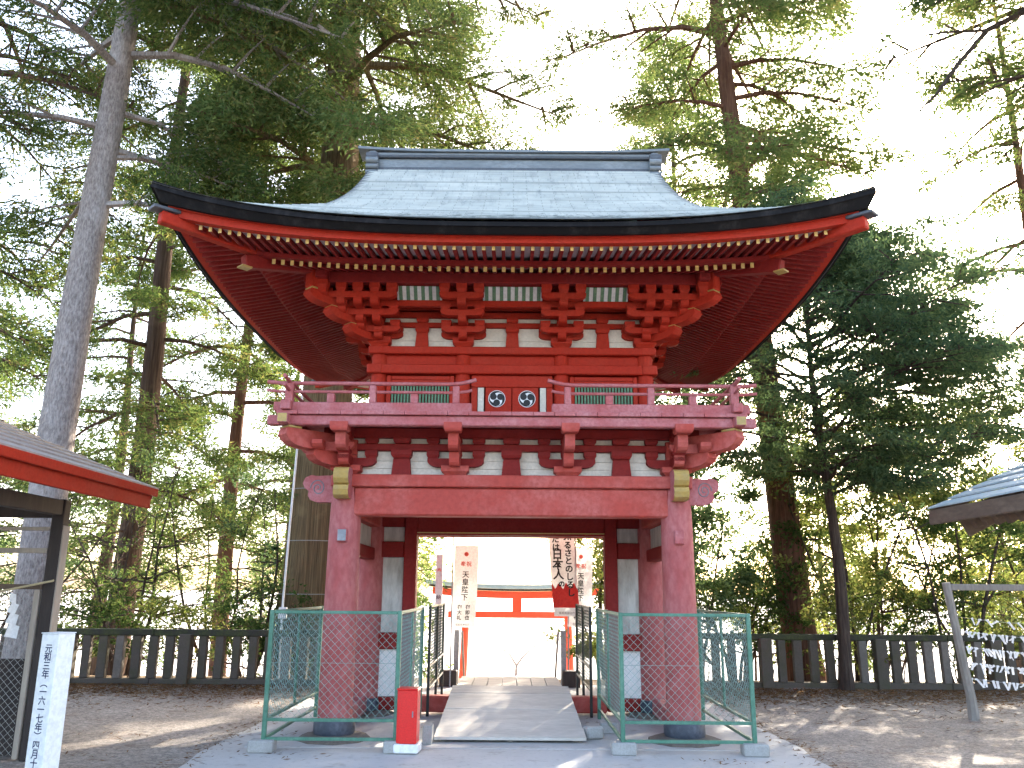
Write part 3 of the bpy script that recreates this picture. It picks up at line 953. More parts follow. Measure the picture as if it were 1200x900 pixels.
SP = 0.1036
def fly_z(w):
    return 5.082 + (3.5 - w) * 0.185
def base_z(w):
    return 5.075 + (2.9 - w) * 0.346
for i in range(-33, 34):
    x = i * SP
    win = max(2.78, abs(x) + 0.07)
    if 3.5 - win > 0.08:
        o = rafter(x, win, 3.5, fly_z(win), fly_z(3.5), 0.036, 0.052, 'flying_rafter')
        clone(o, G, PI / 2)
        clone(o, G, -PI / 2)
for i in range(-27, 28):
    x = i * SP
    win = max(1.69, abs(x) + 0.07)
    if 2.9 - win > 0.08:
        o = rafter(x, win, 2.9, base_z(win), base_z(2.9), 0.04, 0.060, 'base_rafter')
        clone(o, G, PI / 2)
        clone(o, G, -PI / 2)

def loft(sections, name, mat, n=44, parent=G, smooth=True):
    """front-eave member: sections list of (w, z0, liftfactor) closed loop; swept along x with mitred corners"""
    rows = []
    for (w, z, k) in sections + [sections[0]]:
        xs = np.linspace(-1, 1, n)
        rows.append([(t * w, -w, z + k * min(1.15, abs(t * w) / 3.6) ** 3) for t in xs])
    m = MB().grid(rows)
    return m.build(name, mat, parent, None, smooth)
four(loft([(3.60, 5.125, 0.275), (3.60, 5.25, 0.285), (3.505, 5.25, 0.285), (3.505, 5.125, 0.275)], 'eave_board', 'red'))
four(loft([(3.63, 5.195, 0.285), (3.63, 5.262, 0.295), (3.52, 5.262, 0.295), (3.52, 5.195, 0.285)], 'eave_board', 'red'))
four(loft([(2.955, 5.137, 0.182), (2.955, 5.188, 0.182), (2.86, 5.205, 0.175), (2.86, 5.137, 0.175)], 'eave_board', 'red_deep'))
four(loft([(3.52, 5.1335, 0.269), (2.80, 5.266, 0.162), (2.80, 5.286, 0.162), (3.52, 5.1535, 0.269)], 'soffit', 'soffit'))
four(loft([(2.88, 5.145, 0.176), (1.62, 5.581, 0.0), (1.62, 5.60, 0.0), (2.88, 5.165, 0.176)], 'soffit', 'soffit'))
# hip rafters
for k in range(4):
    m = MB()
    m.beam((-1.65, -1.65, base_z(1.65) + 0.02), (-3.0, -3.0, base_z(3.0) + lift(3.0, 3.0) - 0.02), 0.12, 0.15, 0.012)
    h1 = m.build('hip_rafter', 'red_deep', G)
    g = MB().beam((-2.94, -2.94, base_z(2.95) + lift(2.95, 2.95) - 0.088), (-3.03, -3.03, base_z(3.03) + lift(3.03, 3.03) - 0.075), 0.126, 0.022, 0.006)
    g.build('gilded_tip', 'gold', h1)
    m = MB()
    m.beam((-2.8, -2.8, fly_z(2.8) + lift(2.8, 2.8) + 0.01), (-3.68, -3.68, fly_z(3.5) + lift(3.6, 3.6) - 0.012), 0.115, 0.13, 0.012)
    h2 = m.build('hip_rafter', 'red', G)
    MB().beam((-3.55, -3.55, fly_z(3.5) + lift(3.6, 3.6) + 0.075), (-3.75, -3.75, fly_z(3.5) + lift(3.6, 3.6) + 0.066), 0.17, 0.035, 0.006).build('tip_cover', 'lead_dark', h2)
    h1.rotation_euler = h2.rotation_euler = (0, 0, k * PI / 2)

# ---- roof
def g_curve(d):
    return 0.50 * d + 0.052 * d * d
def top_z(s, w, d):
    return 5.292 + g_curve(d) + 0.39 * min(1.0, abs(s) / RWD) ** 3 * max(0.0, 1 - d / 2.6) ** 1.5
four(loft([(3.76, 5.292 - 0.003, 0.385), (3.775, 5.235, 0.36), (3.75, 5.235, 0.36), (3.69, 5.182, 0.31), (3.62, 5.195, 0.30), (3.5, 5.31, 0.30)], 'eave_edge', 'eave_black', 60))

DG = 1.5
ND = 46
def slope(d_end, name, gabled):
    m = MB()
    ds = np.linspace(0, d_end, int(ND * d_end / 3.78) + 1)
    n = 61
    rows = []
    for i, d in enumerate(ds):
        def row(dd, dz):
            ext = RWD - dd
            if gabled and dd > DG:
                f = (dd - DG) / (d_end - DG)
                ext = RWD - DG - 0.10 * (1 - (1 - f) ** 3) + 0.0
            return [(t * ext, -(RWD - dd), top_z(t * ext, 0, dd) + dz) for t in np.linspace(-1, 1, n)]
        if i > 0:
            rows.append(row(d, 0.0))
        if i < len(ds) - 1:
            rows.append(row(d + (0.003 if i else 0), 0.024))
    m.grid(rows)
    return m.build(name, 'roof', G)
clone(slope(3.72, 'roof_slope', True), G, PI)
side_slope = slope(1.72, 'roof_slope', False)
side_slope.rotation_euler = (0, 0, PI / 2)
clone(side_slope, G, PI)
# verge boards and gable walls
for sx in (-1, 1):
    for sy in (-1, 1):
        rows = [[], [], [], []]
        for d in np.linspace(DG - 0.1, 3.74, 18):
            f = max(0, (d - DG) / (3.72 - DG))
            ext = RWD - DG - 0.10 * (1 - (1 - f) ** 3)
            z = top_z(ext, 0, d)
            for r_, (dx, dz) in zip(rows, ((0.012, 0.02), (0.012, -0.15), (-0.10, -0.16), (-0.10, 0.0))):
                r_.append((sx * (ext + dx), sy * (RWD - d), z + dz))
        m = MB().grid(rows + [rows[0]])
        m.build('verge_board', 'lead_dark', G, None, True)
    tri = [(sx * 2.02, 0, 7.7), (sx * 2.02, -2.1, 6.2), (sx * 2.02, 2.1, 6.2), (sx * 1.96, 0, 7.7), (sx * 1.96, -2.1, 6.2), (sx * 1.96, 2.1, 6.2)]
    MB().add(tri, [(0, 1, 2), (5, 4, 3), (0, 3, 4, 1), (1, 4, 5, 2), (2, 5, 3, 0)]).build('gable_wall', 'red_deep', G)
# ridge
MB().span(-2.14, 2.14, -0.17, 0.17, 7.62, 7.83, 0.01).build('ridge_base', 'lead_dark', G)
MB().span(-2.13, 2.13, -0.13, 0.13, 7.832, 7.985, 0.01).build('ridge_board', 'lead', G)
MB().span(-2.15, 2.15, -0.18, 0.18, 7.987, 8.022, 0.01).build('ridge_moulding', 'lead_dark', G)
MB().span(-2.15, 2.15, -0.165, 0.165, 8.024, 8.075, 0.01).build('ridge_board', 'lead', G)
rows = [[], [], [], []]
for x in np.linspace(-2.37, 2.37, 25):
    zz = 0.04 * (abs(x) / 2.3) ** 4
    for r_, (y, z) in zip(rows, ((-0.20, 8.077), (-0.20, 8.115), (0, 8.15), (0.20, 8.115))):
        r_.append((x, y, z + zz))
m = MB().grid(rows + [[(p[0], 0.2, p[2]) for p in rows[0]], rows[0]])
m.add([r_[0] for r_ in rows] + [(rows[0][0][0], 0.2, rows[0][0][2])], [(0, 1, 2, 3, 4)])
m.add([r_[-1] for r_ in rows] + [(rows[0][-1][0], 0.2, rows[0][-1][2])], [(4, 3, 2, 1, 0)])
m.build('ridge_cap', 'lead', G)
for s in (-1, 1):
    e = MB().span(s * 2.08, s * 2.20, -0.225, 0.225, 7.64, 8.075, 0.02).build('ridge_end', 'lead', G)
    for z in (7.70, 7.80, 7.90):
        MB().tube([(s * 2.05, -0.235, z), (s * 2.23, -0.235, z)], 0.042 if z < 7.85 else 0.055, 12).build('ridge_scroll', 'lead', e, None, True)
    MB().span(s * 2.06, s * 2.24, -0.245, -0.16, 7.96, 8.04, 0.01).build('ridge_strap', 'lead_dark', e)

# ------------------------------------------------------------------ wooden ramp and landing
rp = thing('wooden_ramp', 'grey weathered plywood ramp leading up over the gate threshold', 'ramp', (0.01, 9.66, 0))
sl = math.atan2(0.335, 1.95)
for i in range(6):
    y0, y1 = i * 0.328, i * 0.328 + 0.325
    w0 = 0.82 - 0.011 * i + rng.uniform(-.008, .008)
    m = MB()
    zz = lambda y: 0.04 + y * 0.315 / 1.95
    t = 0.03
    dz = rng.uniform(-.003, .003)
    vs = [(-w0, y0, zz(y0) + dz), (w0, y0, zz(y0) + dz), (w0 - 0.008, y1, zz(y1) + dz), (-w0 + 0.008, y1, zz(y1) + dz)]
    m.add(vs + [(a, b, c + t) for a, b, c in vs], [(0, 3, 2, 1), (4, 5, 6, 7), (0, 1, 5, 4), (1, 2, 6, 5), (2, 3, 7, 6), (3, 0, 4, 7)])
    m.build('plank', 'board', rp)
for x in (-0.72, 0.0, 0.72):
    MB().prism([(0.09, 0.012), (1.93, 0.012), (1.93, 0.345), (0.09, 0.045)], lambda a, b, t: (x + t, a, b), -0.03, 0.03).build('ramp_bearer', 'wood_grey', rp)
ld = thing('wooden_landing', 'flat plank landing behind the ramp inside the gate', 'landing', (0.0, 11.63, 0))
for i in range(7):
    MB().span(-0.70 + i * 0.2, -0.70 + i * 0.2 + 0.194, 0, 1.35, 0.345, 0.375, 0.003).build('plank', 'board', ld)
for y in (0.32, 0.75, 1.25):
    MB().span(-0.68, 0.68, y - 0.04, y + 0.04, 0.013, 0.343, 0.004).build('landing_bearer', 'wood_grey', ld)

# ------------------------------------------------------------------ chain-link cages round the front columns
def mesh_part(parent, p0, u, width, z0, z1, mat, sp=0.058, r=0.0023, name='wire_mesh'):
    """chain-link: two families of diagonal wires clipped to the panel"""
    m = MB()
    H = z1 - z0
    ux, uy = u
    nx, ny = -uy, ux
    step = sp * math.sqrt(2)
    for fam in (0, 1):
        c = -H + step / 2
        while c < width:
            a0, b0 = (c, 0.0)
            a1, b1 = (c + H, H)
            if a0 < 0:
                b0, a0 = -a0, 0.0
            if a1 > width:
                b1, a1 = b1 - (a1 - width), width
            c += step
            if a1 - a0 < 0.01:
                continue
            if fam:
                a0, a1 = width - a0, width - a1
            off = 0.002 if fam else -0.002
            P = [(p0[0] + ux * a + nx * off, p0[1] + uy * a + ny * off, z0 + b) for a, b in ((a0, b0), (a1, b1))]
            m.tube(P, r, 3, False)
    return tag(m.build(name, mat, parent), kind='stuff')

def cage(sx, label):
    c = thing('chain_link_cage', label, 'fence', (0, 0, 0))
    xo, xi = sx * 2.48, sx * 1.15
    y0, y1 = 9.10, 11.45
    posts = [(xo, y0), (xi, y0), (xo, y1), (xi, y1)]
    pr = 0.022
    for (x, y) in posts:
        MB().span(x - pr, x + pr, y - pr, y + pr, 0.09 if y == y0 else 0.012, 1.385, 0.004).build('post', 'fence_green', c)
    for (x, y) in posts[:2]:
        q = MB().box((x + rng.uniform(-.01, .01), y + rng.uniform(-.02, .02), 0.065), (0.25, 0.2, 0.118), Matrix.Rotation(rng.uniform(-.12, .12), 3, 'Z'), 0.012).build('footing_block', 'concrete', c)
    q = MB().box((xi, 10.4, 0.07), (0.2, 0.22, 0.115), None, 0.012).build('footing_block', 'concrete', c)
    lo, hi = min(xo, xi), max(xo, xi)
    for z in (1.365, 0.31, 0.13):
        MB().span(lo + pr + 0.001, hi - pr - 0.001, y0 - 0.016, y0 + 0.016, z - 0.016, z + 0.016, 0.003).build('rail', 'fence_green', c)
        for x in (xo, xi):
            MB().span(x - 0.015, x + 0.015, y0 + pr + 0.001, y1 - pr - 0.001, z - 0.016, z + 0.016, 0.003).build('rail', 'fence_green', c)
    for x in (xo, xi):
        MB().span(x - 0.014, x + 0.014, 10.27, 10.3, 0.327, 1.348, 0.003).build('stile', 'fence_green', c)
    mesh_part(c, (lo + pr, y0), (1, 0), hi - lo - 2 * pr, 0.327, 1.348, 'wire_green')
    for x in (xo, xi):
        mesh_part(c, (x, y0 + pr), (0, 1), y1 - y0 - 2 * pr, 0.327, 1.348, 'wire_green')
    MB().tube([(lo + pr, y0 - 0.004, 0.86), (hi - pr, y0 - 0.004, 0.86)], 0.002, 4, False).build('tension_wire', 'wire_green', c)
    return c
cage(-1, 'green chain-link cage around the left front column, red box beside it')
cage(1, 'green chain-link cage around the right front column of the gate')

def black_panel(sx, label):
    c = thing('black_fence_panel', label, 'fence', (0, 0, 0))
    x = sx * 1.06
    ys = (11.56, 12.75, 13.9)
    for y in ys:
        MB().span(x - 0.018, x + 0.018, y - 0.018, y + 0.018, 0.014, 1.40, 0.003).build('post', 'black_metal', c)
    for i in (0, 1):
        for z in (1.385, 0.62, 0.34):
            MB().span(x - 0.012, x + 0.012, ys[i] + 0.019, ys[i + 1] - 0.019, z - 0.013, z + 0.013, 0.002).build('rail', 'black_metal', c)
        mesh_part(c, (x, ys[i] + 0.02), (0, 1), ys[i + 1] - ys[i] - 0.04, 0.355, 1.37, 'wire_dark')
    return c
black_panel(-1, 'black mesh fence panel along the left side of the passage')
black_panel(1, 'black mesh fence panel along the right side of the passage')

# ------------------------------------------------------------------ red box by the cage
rb = thing('fire_extinguisher_box', 'bright red upright box standing beside the left green cage', 'box', (-1.025, 9.10, 0.013), R(-4))
MB().box((0, 0, 0.045), (0.25, 0.22, 0.085), None, 0.01).build('base', 'white_paint', rb)
MB().box((0, 0, 0.345), (0.205, 0.19, 0.51), None, 0.008).build('cabinet', 'red_box', rb)
MB().box((0, -0.004, 0.607), (0.218, 0.205, 0.015), None, 0.005).build('lid', 'red_box', rb)
MB().box((0, -0.0965, 0.345), (0.165, 0.004, 0.44), None, 0.0015).build('door', 'red_box', rb)
MB().box((0.06, -0.104, 0.37), (0.012, 0.014, 0.06), None, 0.003).build('handle', 'steel', rb)
cb = tag(MB().box((0, 0, 0.09), (0.1, 0.19, 0.19), None, 0.008).build('concrete_block', 'concrete', None, (-0.87, 9.62, 0.013)), 'small pale concrete block lying at the left foot of the ramp', 'block')
sb_ = tag(MB().box((0, 0, 0.07), (0.2, 0.15, 0.13), Matrix.Rotation(0.3, 3, 'Z'), 0.02).build('concrete_block', 'concrete', None, (0.93, 9.95, 0.013)), 'small grey concrete block lying at the right foot of the ramp', 'block')

# ------------------------------------------------------------------ stone fences left and right of the gate
def stone_fence(x_from, x_to, y, posts_at, label):
    f = thing('stone_fence', label, 'fence', (0, y, 0))
    s = 1 if x_to > x_from else -1
    lo, hi = min(x_from, x_to), max(x_from, x_to)
    n = max(1, round((hi - lo) / 2.0))
    for i in range(n):
        a, b = lo + (hi - lo) * i / n, lo + (hi - lo) * (i + 1) / n
        MB().span(a + 0.004, b - 0.004, -0.075, 0.075, 0.80 + rng.uniform(-.004, .004), 0.905 + rng.uniform(-.006, .006), 0.012).build('top_rail', 'stone_cap', f)
        MB().span(a + 0.004, b - 0.004, -0.09, 0.09, -0.03, 0.10 + rng.uniform(-.008, .008), 0.012).build('base_stone', 'stone_moss', f)
    x = lo + 0.12
    k = 0
    while x < hi - 0.05:
        big = k % 7 == posts_at
        w = 0.20 if big else 0.145 + rng.uniform(-.014, .014)
        rot = Matrix.Rotation(rng.uniform(-.06, .06), 3, 'Z') @ Matrix.Rotation(rng.uniform(-.012, .012), 3, 'Y')
        if big:
            MB().box((x, -0.05, 0.40), (w, 0.2, 0.86), None, 0.012).build('post', 'stone_moss', f)
        else:
            MB().box((x, 0, 0.45), (w, 0.11, 0.70), rot, 0.01).build('picket', rng.choice(['stone', 'stone_moss', 'stone_moss']), f)
        x += 0.284 + rng.uniform(-.006, .006)
        k += 1
    return f
stone_fence(-10.5, -1.75, 15.15, 3, 'low mossy stone picket fence left of the gate')
stone_fence(1.75, 11.5, 15.3, 2, 'low mossy stone picket fence right of the gate')

# ------------------------------------------------------------------ torii, steps rails and banners beyond the gate
TY = 36.0
T = thing('torii', 'bright vermilion torii with blue-grey capped lintel beyond the gate', 'torii', (0.28, TY, -2.7))
for s in (-1, 1):
    p = MB().tube([(s * 2.22, 0, 0), (s * 2.15, 0, 2.0), (s * 2.07, 0, 4.2)], [0.17, 0.16, 0.15], 18).build('pillar', 'torii', T, None, True)
    MB().lathe((s * 2.22, 0, 0), [(0.24, 0), (0.24, 0.3), (0.19, 0.34)], 18).build('pillar_shoe', 'ink', p, None, True)
def curved(x0, x1, ya, yb, z0, z1, c, n=21):
    rows = []
    xs = np.linspace(x0, x1, n)
    for y, z in ((ya, z0), (ya, z1), (yb, z1), (yb, z0), (ya, z0)):
        rows.append([(x, y, z + c * (abs(x) / abs(x1)) ** 2.2) for x in xs])
    m = MB().grid(rows)
    for e in (0, -1):
        m.add([rows[k][e] for k in range(4)], [(0, 1, 2, 3) if e else (3, 2, 1, 0)])
    return m
curved(-3.5, 3.5, -0.17, 0.17, 3.98, 4.27, 0.16).build('lintel', 'torii', T)
curved(-3.65, 3.65, -0.22, 0.22, 4.273, 4.36, 0.18).build('upper_lintel', 'wood_dark', T)
curved(-3.8, 3.8, -0.34, 0.34, 4.362, 4.53, 0.20).build('lintel_cap', 'roof_blue', T)
MB().span(-2.85, 2.85, -0.1, 0.1, 3.20, 3.46, 0.01).build('tie_beam', 'torii', T)
MB().span(-0.19, 0.19, -0.09, 0.09, 3.462, 4.0, 0.01).build('centre_strut', 'torii', T)

def hand_rail(s, label):
    h = thing('hand_rail', label, 'railing', (s * 0.93, 15.3, 0))
    p = MB().span(-0.045, 0.045, -0.045, 0.045, 0.0, 0.93, 0.006).build('post', 'steel', h)
    MB().tube([(-s * 0.09, 0.0, 0.90), (-s * 0.03, 2.4, -0.25), (-s * 0.03, 4.8, -1.45)], 0.02, 8).build('rail', 'steel', h, None, True)
    MB().tube([(-s * 0.03, 2.4, -1.3), (-s * 0.03, 2.4, -0.25)], 0.018, 8).build('post', 'steel', h, None, True)
    MB().box((s * 0.12, -0.1, 0.13), (0.3, 0.28, 0.28), None, 0.015).build('plinth', 'wood_dark', h)
hand_rail(-1, 'grey steel handrail at the top of the steps, left side')
hand_rail(1, 'grey steel handrail at the top of the steps, right side')

def cloth_panel(x0, x1, z0, z1, amp, ph, nx=9, nz=24, taper=0.0, sway=0.0):
    rows = []
    for j in range(nz + 1):
        v = j / nz
        z = z1 + (z0 - z1) * v
        row = []
        for i in range(nx + 1):
            u = i / nx
            xx = x0 + (x1 - x0) * (u + (0.5 - u) * taper * v) + sway * v * v
            row.append((xx, amp * math.sin(u * 4.5 + ph + v * 2) * (0.3 + v), z))
        rows.append(row)
    return rows

def banner(name, label, loc, w, z0, z1, sway, red=False, pole_side=-1, z_off=0.0):
    b = thing(name, label, 'banner', loc)
    px = pole_side * (w / 2 + 0.03)
    MB().tube([(px, 0.02, -0.03), (px, 0.02, z1 + 0.14)], 0.013, 8).build('pole', 'steel', b, None, True)
    MB().tube([(px, 0.012, z1 + 0.012), (-px, 0.012, z1 + 0.012)], 0.008, 6).build('cross_bar', 'steel', b)
    amp = 0.012
    rows = cloth_panel(-w / 2, w / 2, z0, z1, amp, 0.4, sway=sway)
    m = MB().grid(rows)
    m.f = [q[::-1] for q in m.f]
    o = m.build('cloth', 'cloth', b, None, 'all')
    if red:                          # red lower field with a saw-toothed upper edge
        nx, nz = 16, 12
        H = z1 - z0
        rr_ = []
        for j in range(nz + 1):
            row = []
            for i in range(nx + 1):
                u = i / nx
                top = z0 + H * (0.235 + 0.07 * abs(((u * 3.5) % 1) * 2 - 1))
                z = top + (z0 + H * 0.075 - top) * j / nz
                v = (z1 - z) / H
                row.append((-w / 2 + w * u + sway * v * v, amp * math.sin(u * 4.5 + 0.4 + v * 2) * (0.3 + v) - 0.004, z))
            rr_.append(row)
        m = MB().grid(rr_)
        m.f = [q[::-1] for q in m.f]
        m.build('red_border', 'cloth_red', b, None, 'all')
    return b

def kanji_banner(name, label, loc, rz=0.0, mirror=False):
    w, z0, z1 = 0.42, 0.98, 2.36
    b = banner(name, label, loc, w, z0, z1, -0.05, pole_side=-1)
    b.rotation_euler = (0, 0, rz)
    f = -0.034
    rt, up = (1, 0, 0), (0, 0, 1)
    sx = lambda z: -0.05 * ((z1 - z) / (z1 - z0)) ** 2
    d = MB().lathe((0, 0, 0), [(0.038, 0), (0.038, 0.002)], 20)
    d.v = [(a + sx(2.2), f - c, 2.21 + bb) for a, bb, c in d.v]
    d.build('sun_mark', 'ink_red', b)
    text_mesh('lettering', '奉祝', 0.092, 'ink_red', b, (sx(2.0), f, 2.01), rt, up, 0.002, 1.15)
    for i, ch in enumerate('天皇陛下'):
        z = 1.82 - i * 0.128
        text_mesh('lettering', ch, 0.122, 'ink', b, (sx(z), f, z), rt, up, 0.0025)
    for j, colm in enumerate(('御大礼', '御即位')):
        for i, ch in enumerate(colm):
            z = 1.285 - i * 0.088
            text_mesh('lettering', ch, 0.08, 'ink', b, (sx(z) + (-0.07 if j == 0 else 0.07), f, z), rt, up, 0.002)
    text_mesh('lettering', '福島県神社庁', 0.04, 'ink', b, (sx(1.0), f, 1.01), rt, up, 0.0)
    return b
kanji_banner('banner', 'white hanging banner with four large black characters left of the passage', (-0.77, 15.0, 0.0))
kanji_banner('banner', 'white banner half hidden behind the red-bottomed banner', (1.29, 15.75, 0.0))
b2 = banner('banner', 'white banner with zigzag red lower border hanging right of the passage', (0.85, 14.45, 0.012), 0.43, 1.18, 3.0, 0.10, True, 1)
def sway2(z):
    return 0.10 * ((3.0 - z) / 1.82) ** 2
for x0, s, z_top, size, step in ((-0.105, 'おふだは', 2.66, 0.13, 0.135), (-0.09, '日本人', 2.12, 0.185, 0.165), (-0.05, 'の', 1.66, 0.11, 0.1), (0.095, 'とふるさとのしるし', 2.55, 0.135, 0.13)):
    for i, ch in enumerate(s):
        z = z_top - i * step
        text_mesh('lettering', ch, size, 'ink', b2, (x0 + sway2(z), -0.036, z), (1, 0, 0), (0, 0, 1), 0.005)
text_mesh('lettering', '心', 0.22, 'ink_red', b2, (0.09, -0.036, 2.68), (1, 0, 0), (0, 0, 1), 0.006)
text_mesh('lettering', '福島県神社庁', 0.045, 'ink', b2, (0.09, -0.036, 1.215), (1, 0, 0), (0, 0, 1), 0.0)
nb = thing('narrow_banner', 'narrow white upright sign strip left of the white banner', 'sign', (-1.24, 15.0, 0))
MB().span(-0.06, 0.06, -0.02, 0.02, 0.30, 2.2, 0.006).build('board', 'white_paint', nb)
MB().span(-0.03, 0.03, 0.022, 0.06, -0.02, 2.1, 0.004).build('stake', 'wood_pale', nb)
for i, ch in enumerate('奉納'):
    text_mesh('lettering', ch, 0.08, 'ink_red' if i < 1 else 'ink', nb, (0, -0.0215, 1.9 - i * 0.45), (1, 0, 0), (0, 0, 1), 0.001)

# forked bare sapling on the plaza below
fb = thing('bare_sapling', 'thin bare forked sapling on the bright plaza beyond the torii', 'tree', (0.33, 46.0, -2.7))
fm = MB()
fm.tube([(0, 0, 0), (0.02, 0, 0.6)], [0.09, 0.07], 7)
fm.build('trunk', 'bark_grey', fb, None, True)
for pts in ([(0.02, 0, 0.5), (-0.3, 0, 1.0), (-1.0, 0, 1.6), (-1.7, 0, 2.3), (-2.1, 0.1, 3.0)], [(0.02, 0, 0.5), (0.35, 0, 0.95), (1.0, 0, 1.5), (1.5, 0.1, 1.9)]):
    MB().tube(pts, [0.06, 0.045, 0.03, 0.02, 0.01][:len(pts)], 6).build('limb', 'bark_grey', fb, None, True)

# ------------------------------------------------------------------ shed at the left edge
S = thing('wire_fronted_shed', 'shed with red fascia and brown sheet roof at the left edge', 'shed', (0, 0, 0))
EX, EYa, EYb, EZ = -3.90, 2.5, 9.32, 2.56
RX, RZ = -6.4, 3.66
def shed_z(x):
    return EZ + 0.08 + (EX - x) * (RZ - EZ - 0.08) / (EX - RX)
nrow = 9
for i in range(nrow):
    xa = EX + (RX - EX) * i / nrow
    xb = EX + (RX - EX) * (i + 1) / nrow - 0.03
    m = MB()
    zl, zh = shed_z(xa) + 0.030, shed_z(xb) + 0.012
    vs = [(xa, EYa, zl), (xb, EYa, zh), (xb, EYb, zh), (xa, EYb, zl)]
    m.add(vs + [(a, b, c - 0.018) for a, b, c in vs], [(0, 3, 2, 1)[::-1], (4, 5, 6, 7)[::-1], (0, 1, 5, 4), (1, 2, 6, 5), (2, 3, 7, 6), (3, 0, 4, 7)])
    m.build('roof_course', 'roof_brown', S)
    m.v = [(2 * RX - a, b, c) for a, b, c in m.v]
    m.f = [q[::-1] for q in m.f]
    m.build('roof_course', 'roof_brown', S)
MB().beam((EX - 0.015, EYa, EZ + 0.055), (EX - 0.015, EYb - 0.01, EZ + 0.055), 0.035, 0.085, 0.006).build('eave_board', 'red_shed', S)
MB().beam((EX - 0.07, EYa, EZ - 0.05), (EX - 0.07, EYb - 0.06, EZ - 0.05), 0.04, 0.14, 0.006).build('fascia', 'red_shed', S)
MB().beam((EX - 0.06, EYb - 0.05, EZ - 0.03), (RX, EYb - 0.05, RZ - 0.08), 0.04, 0.13, 0.006).build('barge_board', 'red_deep', S)
MB().beam((2 * RX - EX + 0.02, EYb - 0.03, EZ + 0.02), (RX - 0.02, EYb - 0.03, RZ - 0.02), 0.04, 0.15, 0.006).build('barge_board', 'red_deep', S)
for y in np.arange(3.0, 9.2, 0.45):
    MB().beam((EX - 0.1, y, shed_z(EX - 0.1) - 0.06), (RX, y, RZ - 0.06), 0.05, 0.07).build('rafter', 'wood_dark', S)
PX = -4.56
for i in range(8):
    y0 = EYa + 0.1 + i * 0.84
    MB().add([(EX - 0.12, y0, shed_z(EX - 0.12) - 0.012), (RX, y0, RZ - 0.014), (RX, y0 + 0.835, RZ - 0.014), (EX - 0.12, y0 + 0.835, shed_z(EX - 0.12) - 0.012)], [(0, 1, 2, 3)]).build('ceiling_board', 'wood_dark', S)  # dark boards added to deepen the shade under the shed roof
for y in (3.2, 5.9, 8.6):
    MB().span(PX - 0.06, PX + 0.06, y - 0.06, y + 0.06, 0, 2.46, 0.006).build('post', 'wood_dark', S)
    if y > 8:
        MB().span(PX + 0.062, PX + 0.077, y - 0.055, y + 0.065, 0.0, 2.2, 0.003).build('painted_sunlit_face', 'wood_pale', S)  # pale strip that paints sunlight onto the post's right side
MB().span(2 * RX - PX - 0.06, 2 * RX - PX + 0.06, 8.54, 8.66, 0, 2.46, 0.006).build('post', 'wood_dark', S)
MB().span(2 * RX - PX - 0.05, PX - 0.062, 8.55, 8.65, 2.28, 2.44, 0.006).build('cross_beam', 'wood_dark', S)
MB().span(PX - 0.05, PX + 0.05, 3.27, 8.53, 2.30, 2.45, 0.006).build('eave_beam', 'wood_dark', S)
for z, hh, mt in ((2.165, 0.035, 'wood_pale'), (1.95, 0.05, 'wood_pale'), (1.60, 0.05, 'wood_brown')):
    MB().span(2 * RX - PX + 0.1, PX - 0.062, 8.52, 8.565, z - hh / 2, z + hh / 2, 0.004).build('batten', mt, S)
MB().span(PX - 0.125, PX - 0.075, 8.525, 8.575, 0.02, 1.573, 0.004).build('batten', 'wood_pale', S)
mesh_part(S, (2 * RX - PX + 0.1, 8.54), (1, 0), 2 * (PX - RX) - 0.24, 0.05, 1.57, 'wire_grey', 0.05, 0.0022)
MB().span(2 * RX - PX + 0.06, PX - 0.13, 8.8, 8.84, 0.0, 0.9, 0.006).build('back_board', 'wood_dark', S)

# straw rope with paper streamers
rope_pts = [(PX + 0.09, 8.46, 1.66)] + [(PX - 0.1 - 0.28 * k, 8.40 - 0.02 * k, 1.63 - 0.09 * k + 0.012 * k * k) for k in range(1, 6)]
tag(MB().tube(rope_pts, 0.011, 8).build('straw_rope', 'rope', None, None, True), 'thin straw rope strung across the front of the shed', 'rope')
def streamer1(loc, sc, label):
    """folded zigzag paper strip as one continuous sheet"""
    prof = [(0, 0, 0.05), (0.0, -0.09, 0.055), (0.03, -0.10, 0.06), (-0.012, -0.19, 0.066), (0.028, -0.20, 0.07), (-0.008, -0.30, 0.08), (0.03, -0.31, 0.085), (0.0, -0.43, 0.095)]
    rows = [[(a * sc, -0.006 * (i % 2), b * sc), ((a + w * 1.35) * sc, -0.012 + 0.006 * (i % 2), (b - 0.02) * sc)] for i, (a, b, w) in enumerate(prof)]
    m = MB().grid(rows)
    return tag(m.build('paper_streamer', 'paper', None, loc), label, 'streamer')
streamer1((-4.83, 8.38, 1.545), 0.95, 'white zigzag paper streamer hanging from the straw rope by the shed post')

# white lettered post
W_ = thing('lettered_post', 'white square post with a column of dark blue characters', 'sign post', (-3.60, 7.0, 0), R(-16))
MB().box((0, 0, 0.62), (0.17, 0.17, 1.24), None, 0.006).build('shaft', 'white_paint', W_)
MB().box((0, 0, 1.2445), (0.178, 0.178, 0.008), None, 0.002).build('cap', 'white_paint', W_)
for i, ch in enumerate('元和三年(一六一七年)四月十七日松'):
    pr = {'(': '︵', ')': '︶'}.get(ch, ch)
    text_mesh('lettering', pr, 0.07, 'ink_blue', W_, (0.0, -0.0865, 1.105 - i * 0.0645), (1, 0, 0), (0, 0, 1), 0.0012)

